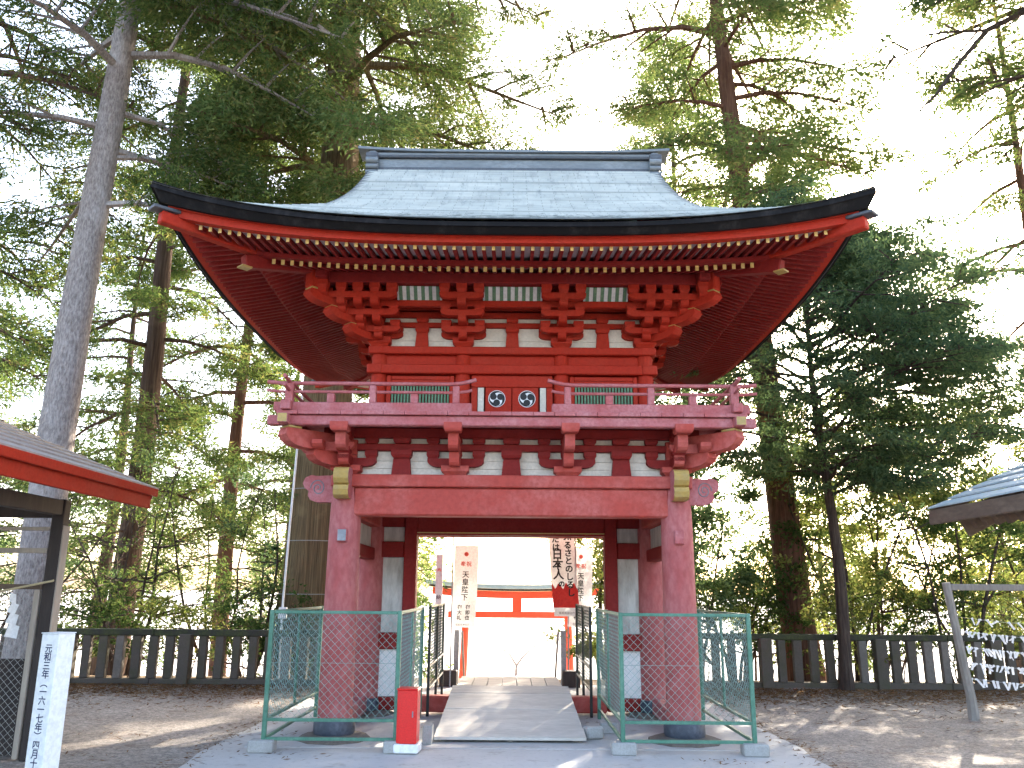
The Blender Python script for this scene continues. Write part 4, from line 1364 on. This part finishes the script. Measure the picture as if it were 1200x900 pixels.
# ------------------------------------------------------------------ pavilion at the right edge
Pv = thing('small_pavilion', 'small open pavilion with blue-grey board roof at the right edge', 'pavilion', (0, 0, 0))
EX2, EYb2, EZ2 = 4.68, 9.50, 2.44
RX2, RZ2 = 7.3, 3.72
EYa2 = 5.2
nrow = 11
def pv_z(x):
    return EZ2 + 0.07 + (x - EX2) * (RZ2 - EZ2 - 0.07) / (RX2 - EX2)
for i in range(nrow):
    xa = EX2 + (RX2 - EX2) * i / nrow
    xb = EX2 + (RX2 - EX2) * (i + 1) / nrow - 0.02
    for j in range(6):
        ya, yb = EYa2 + (EYb2 - EYa2) * j / 6, EYa2 + (EYb2 - EYa2) * (j + 1) / 6 - 0.004
        zl, zh = pv_z(xa) + 0.03, pv_z(xb) + 0.012
        vs = [(xa, ya, zl), (xb, ya, zh), (xb, yb, zh), (xa, yb, zl)]
        m = MB().add(vs + [(a, b, c - 0.018) for a, b, c in vs], [(0, 1, 2, 3), (7, 6, 5, 4), (0, 4, 5, 1), (1, 5, 6, 2), (2, 6, 7, 3), (3, 7, 4, 0)])
        m.build('roof_board', 'roof_blue', Pv)
    m.v = []
    vs = [(xa, EYa2, zl), (xb, EYa2, zh), (xb, EYb2, zh), (xa, EYb2, zl)]
    m = MB().add([(2 * RX2 - a, b, c) for a, b, c in vs] + [(2 * RX2 - a, b, c - 0.018) for a, b, c in vs], [(3, 2, 1, 0), (4, 5, 6, 7), (1, 5, 4, 0), (2, 6, 5, 1), (3, 7, 6, 2), (0, 4, 7, 3)])
    m.build('roof_board', 'roof_blue', Pv)
MB().beam((EX2 + 0.02, EYa2, EZ2 - 0.015), (EX2 + 0.02, EYb2 - 0.01, EZ2 - 0.015), 0.045, 0.155, 0.008).build('eave_board', 'wood_brown', Pv)
MB().beam((EX2 + 0.02, EYb2 - 0.03, EZ2 + 0.01), (RX2, EYb2 - 0.03, RZ2 - 0.03), 0.045, 0.11, 0.006).build('barge_board', 'wood_brown', Pv)
MB().beam((EX2 + 0.22, EYb2 - 0.30, EZ2 - 0.12), (RX2, EYb2 - 0.30, RZ2 - 0.20), 0.05, 0.26, 0.006).build('barge_board', 'wood_brown', Pv)
for y in np.arange(EYa2 + 0.2, EYb2 - 0.35, 0.21):
    MB().beam((EX2 + 0.20, y, EZ2 - 0.10), (RX2, y, RZ2 - 0.17), 0.085, 0.13).build('rafter', 'wood_brown', Pv)
MB().beam((EX2 + 0.75, EYa2, EZ2 + 0.12), (EX2 + 0.75, EYb2 - 0.28, EZ2 + 0.12), 0.12, 0.14, 0.008).build('eave_beam', 'wood_brown', Pv)
for x in (EX2 + 0.85, 2 * RX2 - EX2 - 0.85):
    for y in (5.8, 8.7):
        MB().span(x - 0.07, x + 0.07, y - 0.07, y + 0.07, 0, 2.56, 0.008).build('post', 'wood_brown', Pv)
MB().beam((RX2, EYa2 + 0.1, RZ2 - 0.2), (RX2, EYb2 - 0.1, RZ2 - 0.2), 0.1, 0.14).build('ridge_beam', 'wood_brown', Pv)

# ------------------------------------------------------------------ rack with tied paper slips
K = thing('paper_rack', 'grey wooden rack strung with wires behind the right pavilion', 'rack', (0, 0, 0))
RY = 11.75
MB().tube([(6.10, RY, -0.02), (6.09, RY, 0.3), (6.02, RY, 0.9), (5.93, RY, 1.75)], [0.075, 0.062, 0.058, 0.055], 8).build('post', 'wood_grey', K, None, True)
MB().tube([(8.75, RY, -0.02), (8.74, RY, 1.75)], [0.07, 0.055], 8).build('post', 'wood_grey', K, None, True)
MB().beam((5.98, RY, 1.69), (8.8, RY, 1.69), 0.06, 0.085, 0.008).build('top_bar', 'wood_grey', K)
WZ = (1.30, 1.12, 0.92, 0.72, 0.52)
for z in WZ:
    pts = [(6.03 + 2.7 * t, RY, z - 0.10 * math.sin(PI * t)) for t in np.linspace(0, 1, 9)]
    MB().tube(pts, 0.003, 4, False).build('wire', 'wire_grey', K)
base_slips = []
for v in range(5):
    m = MB()
    a = 0.25 * (v - 2)
    L = 0.06 + 0.013 * v
    m.add([(-0.014, 0, 0.012), (0.014, -0.004, 0.012), (0.016 + a * 0.04, -0.012, -0.02), (-0.014 + a * 0.04, -0.010, -0.02),
           (0.02 + a * 0.13, -0.012, -L), (-0.012 + a * 0.13, -0.02, -L)], [(0, 3, 2, 1), (3, 5, 4, 2)])
    m.add([(-0.016, -0.012, 0.012), (0.018, -0.012, 0.010), (0.018, -0.012, -0.012), (-0.016, -0.012, -0.010)], [(0, 3, 2, 1)])
    me = bpy.data.meshes.new('paper_slip')
    me.from_pydata(m.v, [], m.f)
    me.materials.append(M['paper'])
    base_slips.append(me)
for zi, z in enumerate(WZ):
    n = (14, 30, 34, 34, 24)[zi]
    for j in range(n):
        t = (j + rng.uniform(0.1, 0.9)) / n * 0.62 + (0.02 if zi else 0.05)
        o = link('paper_slip', base_slips[rng.randrange(5)], None, (6.03 + 2.7 * t, RY - 0.004, z - 0.10 * math.sin(PI * t)))
        o.rotation_euler = (rng.uniform(-.2, .1), rng.uniform(-.5, .5), rng.uniform(-.5, .5))
        tag(o, 'white paper fortune slip tied to a wire of the grey wooden rack', 'paper slip', 'paper slips tied to the rack')

# ------------------------------------------------------------------ trees
CAM_R = cam.matrix_world.to_3x3()
CAM_RT = np.array(CAM_R.transposed())
def in_view(P, margin=1.18):
    q = (np.asarray(P) - np.array([0, 0, 1.6])) @ CAM_RT.T
    z = -q[:, 2]
    ok = z > 0.5
    zz = np.where(ok, z, 1)
    return ok & (np.abs(q[:, 0] / zz) < 600 / 985 * margin) & (np.abs(q[:, 1] / zz) < 450 / 985 * margin)

def leaf_mesh(name, parent, C, RAD, DIRS, n, L, Wd, mat, flat=1.0, droop=0.25, jit=0.8, kind='stuff'):
    """C (k,3) clump centres, RAD (k,) radii, DIRS (k,3) clump direction; n leaves for each clump. C in the parent's space."""
    C, RAD, DIRS = np.asarray(C), np.asarray(RAD), np.asarray(DIRS)
    base = np.array(parent.location)
    vis = in_view(C + base)
    cnt = np.where(vis, n, max(1, int(n * 0.22)))
    idx = np.repeat(np.arange(len(C)), cnt)
    N = len(idx)
    g = NR.normal(size=(N, 3))
    g /= np.maximum(np.linalg.norm(g, axis=1, keepdims=True), 1e-6)
    g *= (NR.random((N, 1)) ** 0.45)
    off = g * RAD[idx][:, None]
    off[:, 2] *= flat
    P = C[idx] + off
    big = np.where(vis, 1.0, 2.2)[idx][:, None]
    d = DIRS[idx] * 0.7 + g * 0.5 + NR.normal(size=(N, 3)) * jit * 0.6
    d[:, 2] -= droop
    d /= np.maximum(np.linalg.norm(d, axis=1, keepdims=True), 1e-6)
    r = NR.normal(size=(N, 3))
    if flat < 0.6:
        r[:, 2] *= 0.35
    w = r - d * np.sum(r * d, axis=1, keepdims=True)
    w /= np.maximum(np.linalg.norm(w, axis=1, keepdims=True), 1e-6)
    ll = L * (0.6 + 0.8 * NR.random((N, 1))) * big
    ww = Wd * (0.6 + 0.8 * NR.random((N, 1))) * big
    V = np.empty((N, 3, 3))
    V[:, 0] = P - d * ll * 0.4 + w * ww * 0.5
    V[:, 1] = P - d * ll * 0.4 - w * ww * 0.5
    V[:, 2] = P + d * ll * 0.6
    me = bpy.data.meshes.new(name)
    me.vertices.add(N * 3)
    me.vertices.foreach_set("co", V.reshape(-1).astype(np.float32))
    me.loops.add(N * 3)
    me.loops.foreach_set("vertex_index", np.arange(N * 3, dtype=np.int32))
    me.polygons.add(N)
    me.polygons.foreach_set("loop_start", np.arange(0, N * 3, 3, dtype=np.int32))
    me.polygons.foreach_set("loop_total", np.full(N, 3, dtype=np.int32))
    me.materials.append(M[mat])
    me.update(calc_edges=True)
    o = link(name, me, parent)
    if kind:
        o['kind'] = kind
    LEAVES[0] += N
    return o
LEAVES = [0]

def trunk_mesh(parent, pts, rads, bark, n=16, ridges=0, name='trunk', seed=0):
    rr = random.Random(seed)
    ph = [rr.uniform(0, 6.28) for _ in range(4)]
    def rf(t, i):
        k = 1 + 0.05 * math.sin(3 * t + ph[0] + i * 0.4) + 0.03 * math.sin(7 * t + ph[1] - i * 0.6)
        if ridges:
            k += 0.035 * math.sin(ridges * t + ph[2] + 0.25 * math.sin(i * 0.8))
        if i < 2:
            k *= 1 + (0.22 - 0.12 * i) * (0.5 + 0.5 * math.sin(5 * t + ph[3]))
        return k
    m = MB().tube(pts, rads, n, True, 0, rf)
    return m.build(name, bark, parent, None, 'all')

def conifer(label, base, H, r0, z0, nb, lmax, leafmat, bark='bark_brown', seed=1, lean=(0, 0), n_leaf=26, leaf=(0.15, 0.045), rise=0.15, droop=0.55,
            flat=0.75, clump=0.34, per=7, name='cedar_tree', top_l=0.25, bare=0, az_bias=None, sides=16, ridges=0, group=None, trunk_xs=None, bot_l=0.65, ldroop=0.25, inner=0.2):
    rr = random.Random(seed)
    x, y = base
    zb = ground_z(x, y)
    t = thing(name, label, 'tree', (x, y, zb), 0, group)
    nz = 15
    def axis_at(z):
        f = z / H
        if trunk_xs:
            return Vector((trunk_xs(z), lean[1] * f, z))
        return Vector((lean[0] * f + 0.06 * math.sin(f * 9 + seed), lean[1] * f + 0.06 * math.cos(f * 7 + seed), z))
    zs = [-0.15] + [H * (k / nz) ** 1.15 for k in range(nz + 1)]
    rads = [r0 * 1.3] + [r0 * ((1.12 if k == 0 else 1) * (1 - 0.9 * (k / nz) ** 1.25)) for k in range(nz + 1)]
    trunk_mesh(t, [axis_at(z) for z in zs], rads, bark, sides, ridges, seed=seed)
    limbs = MB()
    C, RD, DR = [], [], []
    for b in range(nb + bare):
        isbare = b >= nb
        f = (b + rr.random()) / nb if not isbare else 0
        z = z0 + (H - z0) * f if not isbare else z0 * (0.35 + 0.65 * rr.random())
        if az_bias and rr.random() < az_bias[1]:
            az = az_bias[0] + rr.gauss(0, 0.8)
        else:
            az = b * 2.399 + rr.uniform(-.5, .5)
        prof = bot_l + (1 - bot_l) * math.sin(min(1, f * 2.2) * PI / 2) if f < 0.45 else 1 - (1 - top_l) * (f - 0.45) / 0.55
        L = lmax * prof * rr.uniform(0.7, 1.12) if not isbare else lmax * rr.uniform(0.25, 0.55)
        p0 = axis_at(z)
        dr = Vector((math.cos(az), math.sin(az), 0))
        sd = Vector((-dr.y, dr.x, 0))
        bend = rr.uniform(-.25, .25)
        ri, dp = rise + rr.uniform(-.12, .15), droop * rr.uniform(0.7, 1.3)
        def pt(s):
            return p0 + dr * (L * s) + sd * (bend * L * s * s) + Vector((0, 0, L * (ri * s - dp * s * s * (1 if s < 0.8 else 0.9))))
        rb = max(0.012, min(0.022 * L, r0 * 0.3) * (0.8 if isbare else 1))
        limbs.tube([pt(s) for s in (0, 0.25, 0.5, 0.75, 1.0)], [rb, rb * 0.8, rb * 0.55, rb * 0.35, rb * 0.12], 5, False)
        if isbare:
            for _ in range(4):
                s = rr.uniform(0.3, 1)
                q = pt(s)
                e = q + Vector((rr.uniform(-.5, .5), rr.uniform(-.5, .5), rr.uniform(-.5, .2))) * L * 0.4
                limbs.tube([q, (q + e) / 2 + Vector((0, 0, 0.05)), e], [rb * 0.4, rb * 0.3, rb * 0.1], 4, False)
            continue
        for j in range(per):
            s = inner + (1 - inner) * (j + rr.random()) / per
            q = pt(s)
            sgn = 1 if j % 2 else -1
            sl_ = L * 0.36 * (1.15 - s) + 0.25
            dd = (dr * 0.55 + sd * sgn * rr.uniform(0.5, 1) + Vector((0, 0, rr.uniform(-.35, .15)))).normalized()
            e = q + dd * sl_
            limbs.tube([q, (q + e) / 2 + Vector((0, 0, 0.04)), e], [rb * 0.4, rb * 0.28, rb * 0.1], 4, False)
            for u in ((0.55, 1.0) if sl_ > 0.55 else (0.8,)):
                c = q + (e - q) * u + Vector((rr.gauss(0, .06), rr.gauss(0, .06), rr.gauss(0, .06)))
                C.append(c)
                RD.append(clump * rr.uniform(0.65, 1.3))
                DR.append(dd)
        C.append(pt(1.0))
        RD.append(clump * rr.uniform(0.6, 1))
        DR.append(dr)
    tag(limbs.build('limbs', bark, t), kind='stuff')
    leaf_mesh('crown', t, C, RD, DR, n_leaf, leaf[0], leaf[1], leafmat, flat, ldroop)
    return t

def small_tree(label, base, H, spread, n_clump, leafmat, bark='bark_dark', seed=1, stems=3, r=0.045, n_leaf=34, leaf=(0.10, 0.055), clump=0.33, z_lo=0.25, name='young_tree', group=None, lean=0.25, cat='tree'):
    rr = random.Random(seed)
    x, y = base
    t = thing(name, label, cat, (x, y, ground_z(x, y)), 0, group)
    tips = []
    limbs = MB()
    for s in range(stems):
        a = rr.uniform(0, 6.28)
        p = Vector((0.12 * math.cos(a) * (stems > 1), 0.12 * math.sin(a) * (stems > 1), -0.1))
        d = Vector((lean * math.cos(a), lean * math.sin(a), 1)).normalized()
        pts, rad = [p.copy()], [r * 1.2]
        seg = 7
        for k in range(seg):
            d = (d + Vector((rr.gauss(0, .13), rr.gauss(0, .13), 0.05))).normalized()
            p = p + d * H * rr.uniform(0.85, 1.05) / seg
            pts.append(p.copy())
            rad.append(r * (1 - 0.85 * (k + 1) / seg))
        if s == 0:
            MB().tube(pts, rad, 8).build('trunk', bark, t, None, 'all')
        else:
            limbs.tube(pts, [q * 0.8 for q in rad], 6, False)
        for k in range(2, seg + 1):
            for _ in range(2):
                a = rr.uniform(0, 6.28)
                L = spread * rr.uniform(0.4, 1.0) * (1.15 - 0.5 * k / seg)
                e = pts[k] + Vector((math.cos(a), math.sin(a), rr.uniform(0.0, 0.6))) * L
                mid = (pts[k] + e) / 2 + Vector((0, 0, rr.uniform(-.05, .12)))
                limbs.tube([pts[k], mid, e], [rad[k] * 0.6 + 0.003, rad[k] * 0.4 + 0.002, 0.002], 4, False)
                tips += [(mid, (e - mid).normalized()), (e, (e - mid).normalized())]
    tag(limbs.build('limbs', bark, t), kind='stuff')
    C, RD, DR = [], [], []
    for i in range(n_clump):
        c, d = tips[rr.randrange(len(tips))]
        c = c + Vector((rr.gauss(0, .2), rr.gauss(0, .2), rr.gauss(0, .16)))
        if c.z < H * z_lo:
            c.z = H * z_lo + rr.random() * 0.4 * H
        C.append(c)
        RD.append(clump * rr.uniform(0.55, 1.35))
        DR.append(d)
    leaf_mesh('crown', t, C, RD, DR, n_leaf, leaf[0], leaf[1], leafmat, 0.6, 0.3)
    return t

# --- the tall trees one can tell apart
conifer('tall bare grey trunk rising behind the shed at the left', (-7.35, 13.5), 26, 0.315, 8.0, 50, 4.8, 'leaf_cedar', 'bark_grey', 3, (0.25, 0), 150, (0.12, 0.035), 0.2, 0.5, per=11, clump=0.45, az_bias=(0.0, 0.5))
conifer('slender brown trunk with dead twigs, second tall tree from the left', (-9.9, 22.0), 25, 0.37, 6.0, 36, 4.0, 'leaf_cedar', 'bark_brown', 5, (0.3, 0), 110, (0.14, 0.04), 0.1, 0.55, per=9, clump=0.46, bare=30)
conifer('thin brown tree just left of the gate roof, behind the stone fence', (-9.3, 28.0), 26, 0.29, 5.5, 36, 4.2, 'leaf_cedar', 'bark_red', 8, (0.2, 0), 100, (0.16, 0.05), 0.1, 0.5, per=9, clump=0.52, bare=28)
cedar = conifer('massive old cedar with fibrous bark directly behind the left column', (-3.88, 17.0), 27, 0.60, 8.6, 84, 5.0, 'leaf_warm', 'bark_fibre', 12, (0.0, 0), 190, (0.13, 0.038), 0.25, 0.5, per=11, clump=0.52, sides=40, ridges=16, bot_l=0.7)
EXS = lambda z: -0.062 * z + 0.0 * z
conifer('dark leaning trunk behind the stone fence right of the gate', (5.82, 17.5), 24, 0.33, 8.2, 62, 3.8, 'leaf_warm', 'bark_red', 21, (0, 0), 130, (0.13, 0.038), 0.15, 0.45, per=9, clump=0.46, trunk_xs=EXS, sides=22, ridges=11, az_bias=(-0.3, 0.25))
conifer('slim far tree showing just right of the roof ridge end', (6.32, 30.0), 27, 0.22, 11.0, 40, 3.8, 'leaf_warm', 'bark_brown', 23, (0, 0), 80, (0.18, 0.05), 0.1, 0.5, clump=0.5)
conifer('reddish slender tree near the right edge against the bright sky', (11.9, 18.0), 19, 0.17, 5.5, 34, 2.7, 'leaf_warm', 'bark_red', 27, (0, 0), 70, (0.12, 0.036), 0.1, 0.5, clump=0.34, az_bias=(PI, 0.2))
conifer('dark fir with wide layered boughs in front of the right stone fence', (5.72, 14.95), 8.7, 0.115, 3.25, 68, 4.1, 'leaf_fir', 'bark_dark', 31, (-0.25, 0.1), 100, (0.105, 0.03), 0.48, 0.36, flat=0.35, per=12, clump=0.36, name='fir_tree', az_bias=(0.0, 0.34), top_l=0.15, ldroop=0.1, inner=0.06)
conifer('dark-needled tree reaching in from the left edge', (-10.6, 14.5), 21, 0.3, 5.5, 36, 3.4, 'leaf_cedar', 'bark_brown', 35, (0, 0), 60, (0.12, 0.036), 0.1, 0.55, clump=0.42, az_bias=(0.0, 0.3))
conifer('tree at the far right whose dark boughs overhang the top corner', (11.9, 13.0), 17, 0.30, 9.6, 36, 5.6, 'leaf_cedar', 'bark_brown', 39, (0, 0), 95, (0.12, 0.036), 0.25, 0.35, per=9, clump=0.40, az_bias=(PI, 0.7))
# a bare bough hangs from the overhanging tree into the bright sky
bt = [o for o in bpy.data.objects if o.get('label', '').startswith('tree at the far right whose')][0]
bl = [(10.9, 13.0, 11.9), (9.6, 13.0, 12.0), (8.4, 13.0, 11.35), (7.75, 12.95, 10.6), (7.3, 12.9, 10.0), (6.85, 12.9, 9.55)]
MB().tube([(a - 11.9, b - 13.0, c) for a, b, c in bl], [0.07, 0.06, 0.05, 0.04, 0.028, 0.012], 7).build('bough', 'bark_dark', bt, None, True)
MB().tube([(8.4 - 11.9, 0, 11.35), (7.6 - 11.9, 0, 11.3), (6.7 - 11.9, 0, 11.1)], [0.03, 0.02, 0.008], 6).build('bough', 'bark_dark', bt, None, True)
conifer('added conifer hidden behind the gate, shading the left court', (-2.9, 20.5), 13, 0.16, 5.2, 52, 3.3, 'leaf_cedar', 'bark_brown', 55, (0, 0), 260, (0.14, 0.05), 0.15, 0.2, per=9, clump=0.5, az_bias=(0.0, 0.6))  # added out of sight to block sun from the ground at left
# --- far trees
far = [(-16, 34, 20, 'leaf_cedar'), (-21, 28, 20, 'leaf_cedar'), (-5.5, 33, 20, 'leaf_warm'), (13, 36, 9, 'leaf_warm'), (19, 33, 9, 'leaf_warm'), (-27, 40, 22, 'leaf_warm'), (25, 44, 11, 'leaf_warm'), (-12, 46, 20, 'leaf_warm')]
wh = ('behind the second and third trunks on the left', 'at the far left behind the shed', 'seen through the passage above the torii, left side', 'behind the layered fir', 'at the far right behind the pavilion roof', 'farthest to the left', 'farthest to the right', 'far back left of the torii')
for i, (x, y, h, lm) in enumerate(far):
    conifer('distant conifer ' + wh[i], (x, y), h, 0.30 if h > 12 else 0.16, 2.0, 40 if h > 12 else 22, 4.2 if h > 12 else 2.6, lm, 'bark_brown', 60 + i, (0, 0), 40, (0.22, 0.07), 0.1, 0.5, clump=0.62, group='distant conifers')

# --- young growth behind the fences
ur = [(3.55, 16.6, 4.6, 'leaf_fir', 1.1), (4.5, 17.6, 4.2, 'leaf_broad', 1.2), (6.6, 16.9, 4.6, 'leaf_yellow', 1.4), (7.6, 18.4, 5.4, 'leaf_yellow', 1.5), (8.5, 16.8, 4.8, 'leaf_broad', 1.4),
      (9.6, 18.0, 5.6, 'leaf_yellow', 1.6), (10.6, 16.9, 5.2, 'leaf_broad', 1.5), (11.8, 18.6, 5.8, 'leaf_yellow', 1.6), (12.9, 17.0, 6.0, 'leaf_broad', 1.6), (5.4, 20.5, 5.4, 'leaf_yellow', 1.5), (9.0, 21.5, 6.4, 'leaf_yellow', 1.8), (13.5, 21.0, 6.6, 'leaf_yellow', 1.8)]
un = ('dark evergreen bush just right of the right front column', 'green bush between the column and the leaning trunk', 'yellow-green sapling right of the slim fir trunk', 'sunlit sapling behind the middle of the right fence', 'green young tree behind the right fence near the rack',
      'bright yellow-green young tree left of the rack post', 'leafy green young tree behind the rack', 'tall sunlit sapling below the pavilion roof', 'green young tree at the right edge behind the paper slips', 'yellow-green growth between the two dark trunks', 'sunny thicket tree further down the slope', 'pale sunny tree at the far right of the slope')
for i, (x, y, h, lm, sp) in enumerate(ur):
    small_tree(un[i], (x, y), h * (1.2 if i > 1 else 1), sp * 1.1, 125 if i else 190, lm, seed=100 + i, stems=3, n_leaf=70, leaf=(0.085, 0.05), group=None)
ul = [(-3.2, 19.5, 4.0, 'leaf_broad', 1.3), (-5.2, 17.4, 4.4, 'leaf_fir', 1.4), (-6.3, 18.6, 5.2, 'leaf_cedar', 1.5), (-7.4, 16.9, 4.6, 'leaf_cedar', 1.5), (-8.7, 18.2, 5.6, 'leaf_cedar', 1.6), (-9.9, 17.0, 5.0, 'leaf_fir', 1.5), (-11.4, 18.6, 6.0, 'leaf_cedar', 1.7), (-6.0, 22.5, 6.2, 'leaf_broad', 1.7)]
lnn = ('small green tree behind the old cedar', 'dark young evergreen left of the old cedar', 'green sapling in the middle of the left thicket', 'dark young tree behind the left stone fence', 'tall dark young tree behind the fence near the shed', 'green young tree beside the shed post', 'dark young tree behind the shed', 'loose green tree lower on the left slope')
for i, (x, y, h, lm, sp) in enumerate(ul):
    small_tree(lnn[i], (x, y), h, sp, 46, lm, seed=200 + i, stems=3, n_leaf=66, leaf=(0.085, 0.035))
for i, (x, y, h, lm, lab) in enumerate(((2.3, 19.5, 4.8, 'leaf_yellow', 'yellow-orange shrub behind the right banner'), (-4.6, 41, 7.0, 'leaf_yellow', 'pale yellow tree beyond the torii, left'), (4.5, 44, 7.5, 'leaf_yellow', 'pale tree beyond the torii, right'))):
    small_tree(lab, (x, y), h, 1.3, 110, lm, seed=300 + i, stems=2, n_leaf=60, r=0.06)
# low shrubs right behind the fences
for i in range(14):
    s = -1 if i < 6 else 1
    k = i if i < 6 else i - 6
    x = s * (2.6 + k * 1.15) + rng.uniform(-.2, .2)
    small_tree(('low green shrub behind the left fence, %s from the gate' if s < 0 else 'low green shrub behind the right fence, %s from the gate') % ('first', 'second', 'third', 'fourth', 'fifth', 'sixth', 'seventh', 'eighth')[k],
               (x, 16.2 + rng.uniform(0, .5)), 1.5 + rng.uniform(0, .6), 0.7, 34, 'leaf_broad' if (i % 3) else 'leaf_yellow', seed=400 + i, stems=3, r=0.015, n_leaf=36, leaf=(0.08, 0.045), clump=0.26, z_lo=0.05, name='shrub', cat='shrub', group='shrubs behind the fences')

# bands of wire round the cedar and a white conduit on it
for z in (1.55, 2.55, 3.55):
    pts = [(-3.88 + 0.66 * math.cos(t), 17.0 + 0.66 * math.sin(t), z + ground_z(0, 17.0)) for t in np.linspace(0, 2 * PI, 33)]
    tag(MB().tube(pts, 0.008, 5, False).build('wire_band', 'wire_grey'), 'thin wire band around the old cedar, %s of three' % {1.55: 'lowest', 2.55: 'middle', 3.55: 'highest'}[z], 'wire', 'wire bands on the cedar')
cd = thing('white_conduit', 'white cable conduit running up in front of the old cedar', 'conduit', (-4.05, 15.55, 0))
MB().tube([(-0.0, 0, 0.05), (-0.02, 0, 1.25), (0.0, 0.02, 2.6), (0.06, 0.05, 5.2)], 0.021, 8).build('pipe', 'conduit', cd, None, True)
MB().box((0.0, -0.03, 1.18), (0.14, 0.09, 0.2), None, 0.01).build('junction_box', 'conduit', cd)

# ------------------------------------------------------------------ litter on the court
def litter(name, label, n, fn, L, Wd):
    P = np.array([fn() for _ in range(n)])
    a = NR.random(n) * 6.28
    d = np.stack([np.cos(a), np.sin(a), NR.normal(size=n) * 0.15], 1)
    w = np.stack([-np.sin(a), np.cos(a), NR.normal(size=n) * 0.3], 1)
    ll = L * (0.4 + NR.random((n, 1)))
    ww = Wd * (0.5 + NR.random((n, 1)))
    V = np.stack([P - d * ll, P + w * ww, P + d * ll, P - w * ww], 1)
    me = bpy.data.meshes.new(name)
    me.from_pydata(V.reshape(-1, 3).tolist(), [], np.arange(n * 4).reshape(-1, 4).tolist())
    me.materials.append(M['leaf_brown'])
    return tag(link(name, me), label, 'litter', None, 'stuff')
def lit1():
    while True:
        x = rng.uniform(-10, 10)
        y = 15.1 - abs(rng.gauss(0, 1.1))
        if abs(x) > 2.9 and y > 9:
            return (x, y, 0.012 + rng.random() * 0.012)
litter('fallen_needles', 'brown fallen cedar needles along the foot of the stone fences', 20000, lit1, 0.055, 0.008)
def lit2():
    s = rng.choice((-1, 1))
    if rng.random() < 0.5:
        return (s * (3.08 + rng.gauss(0, .12)), rng.uniform(7.5, 15), 0.014)
    c = rng.choice(LC)
    return (c[0] + rng.gauss(0, .25), c[1] + rng.gauss(0, .12), 0.016)
LC = [(rng.choice((-1, 1)) * rng.uniform(0.5, 8), rng.uniform(8.5, 14)) for _ in range(40)]
litter('scattered_needles', 'loose brown needles scattered over the court', 2600, lit2, 0.04, 0.006)
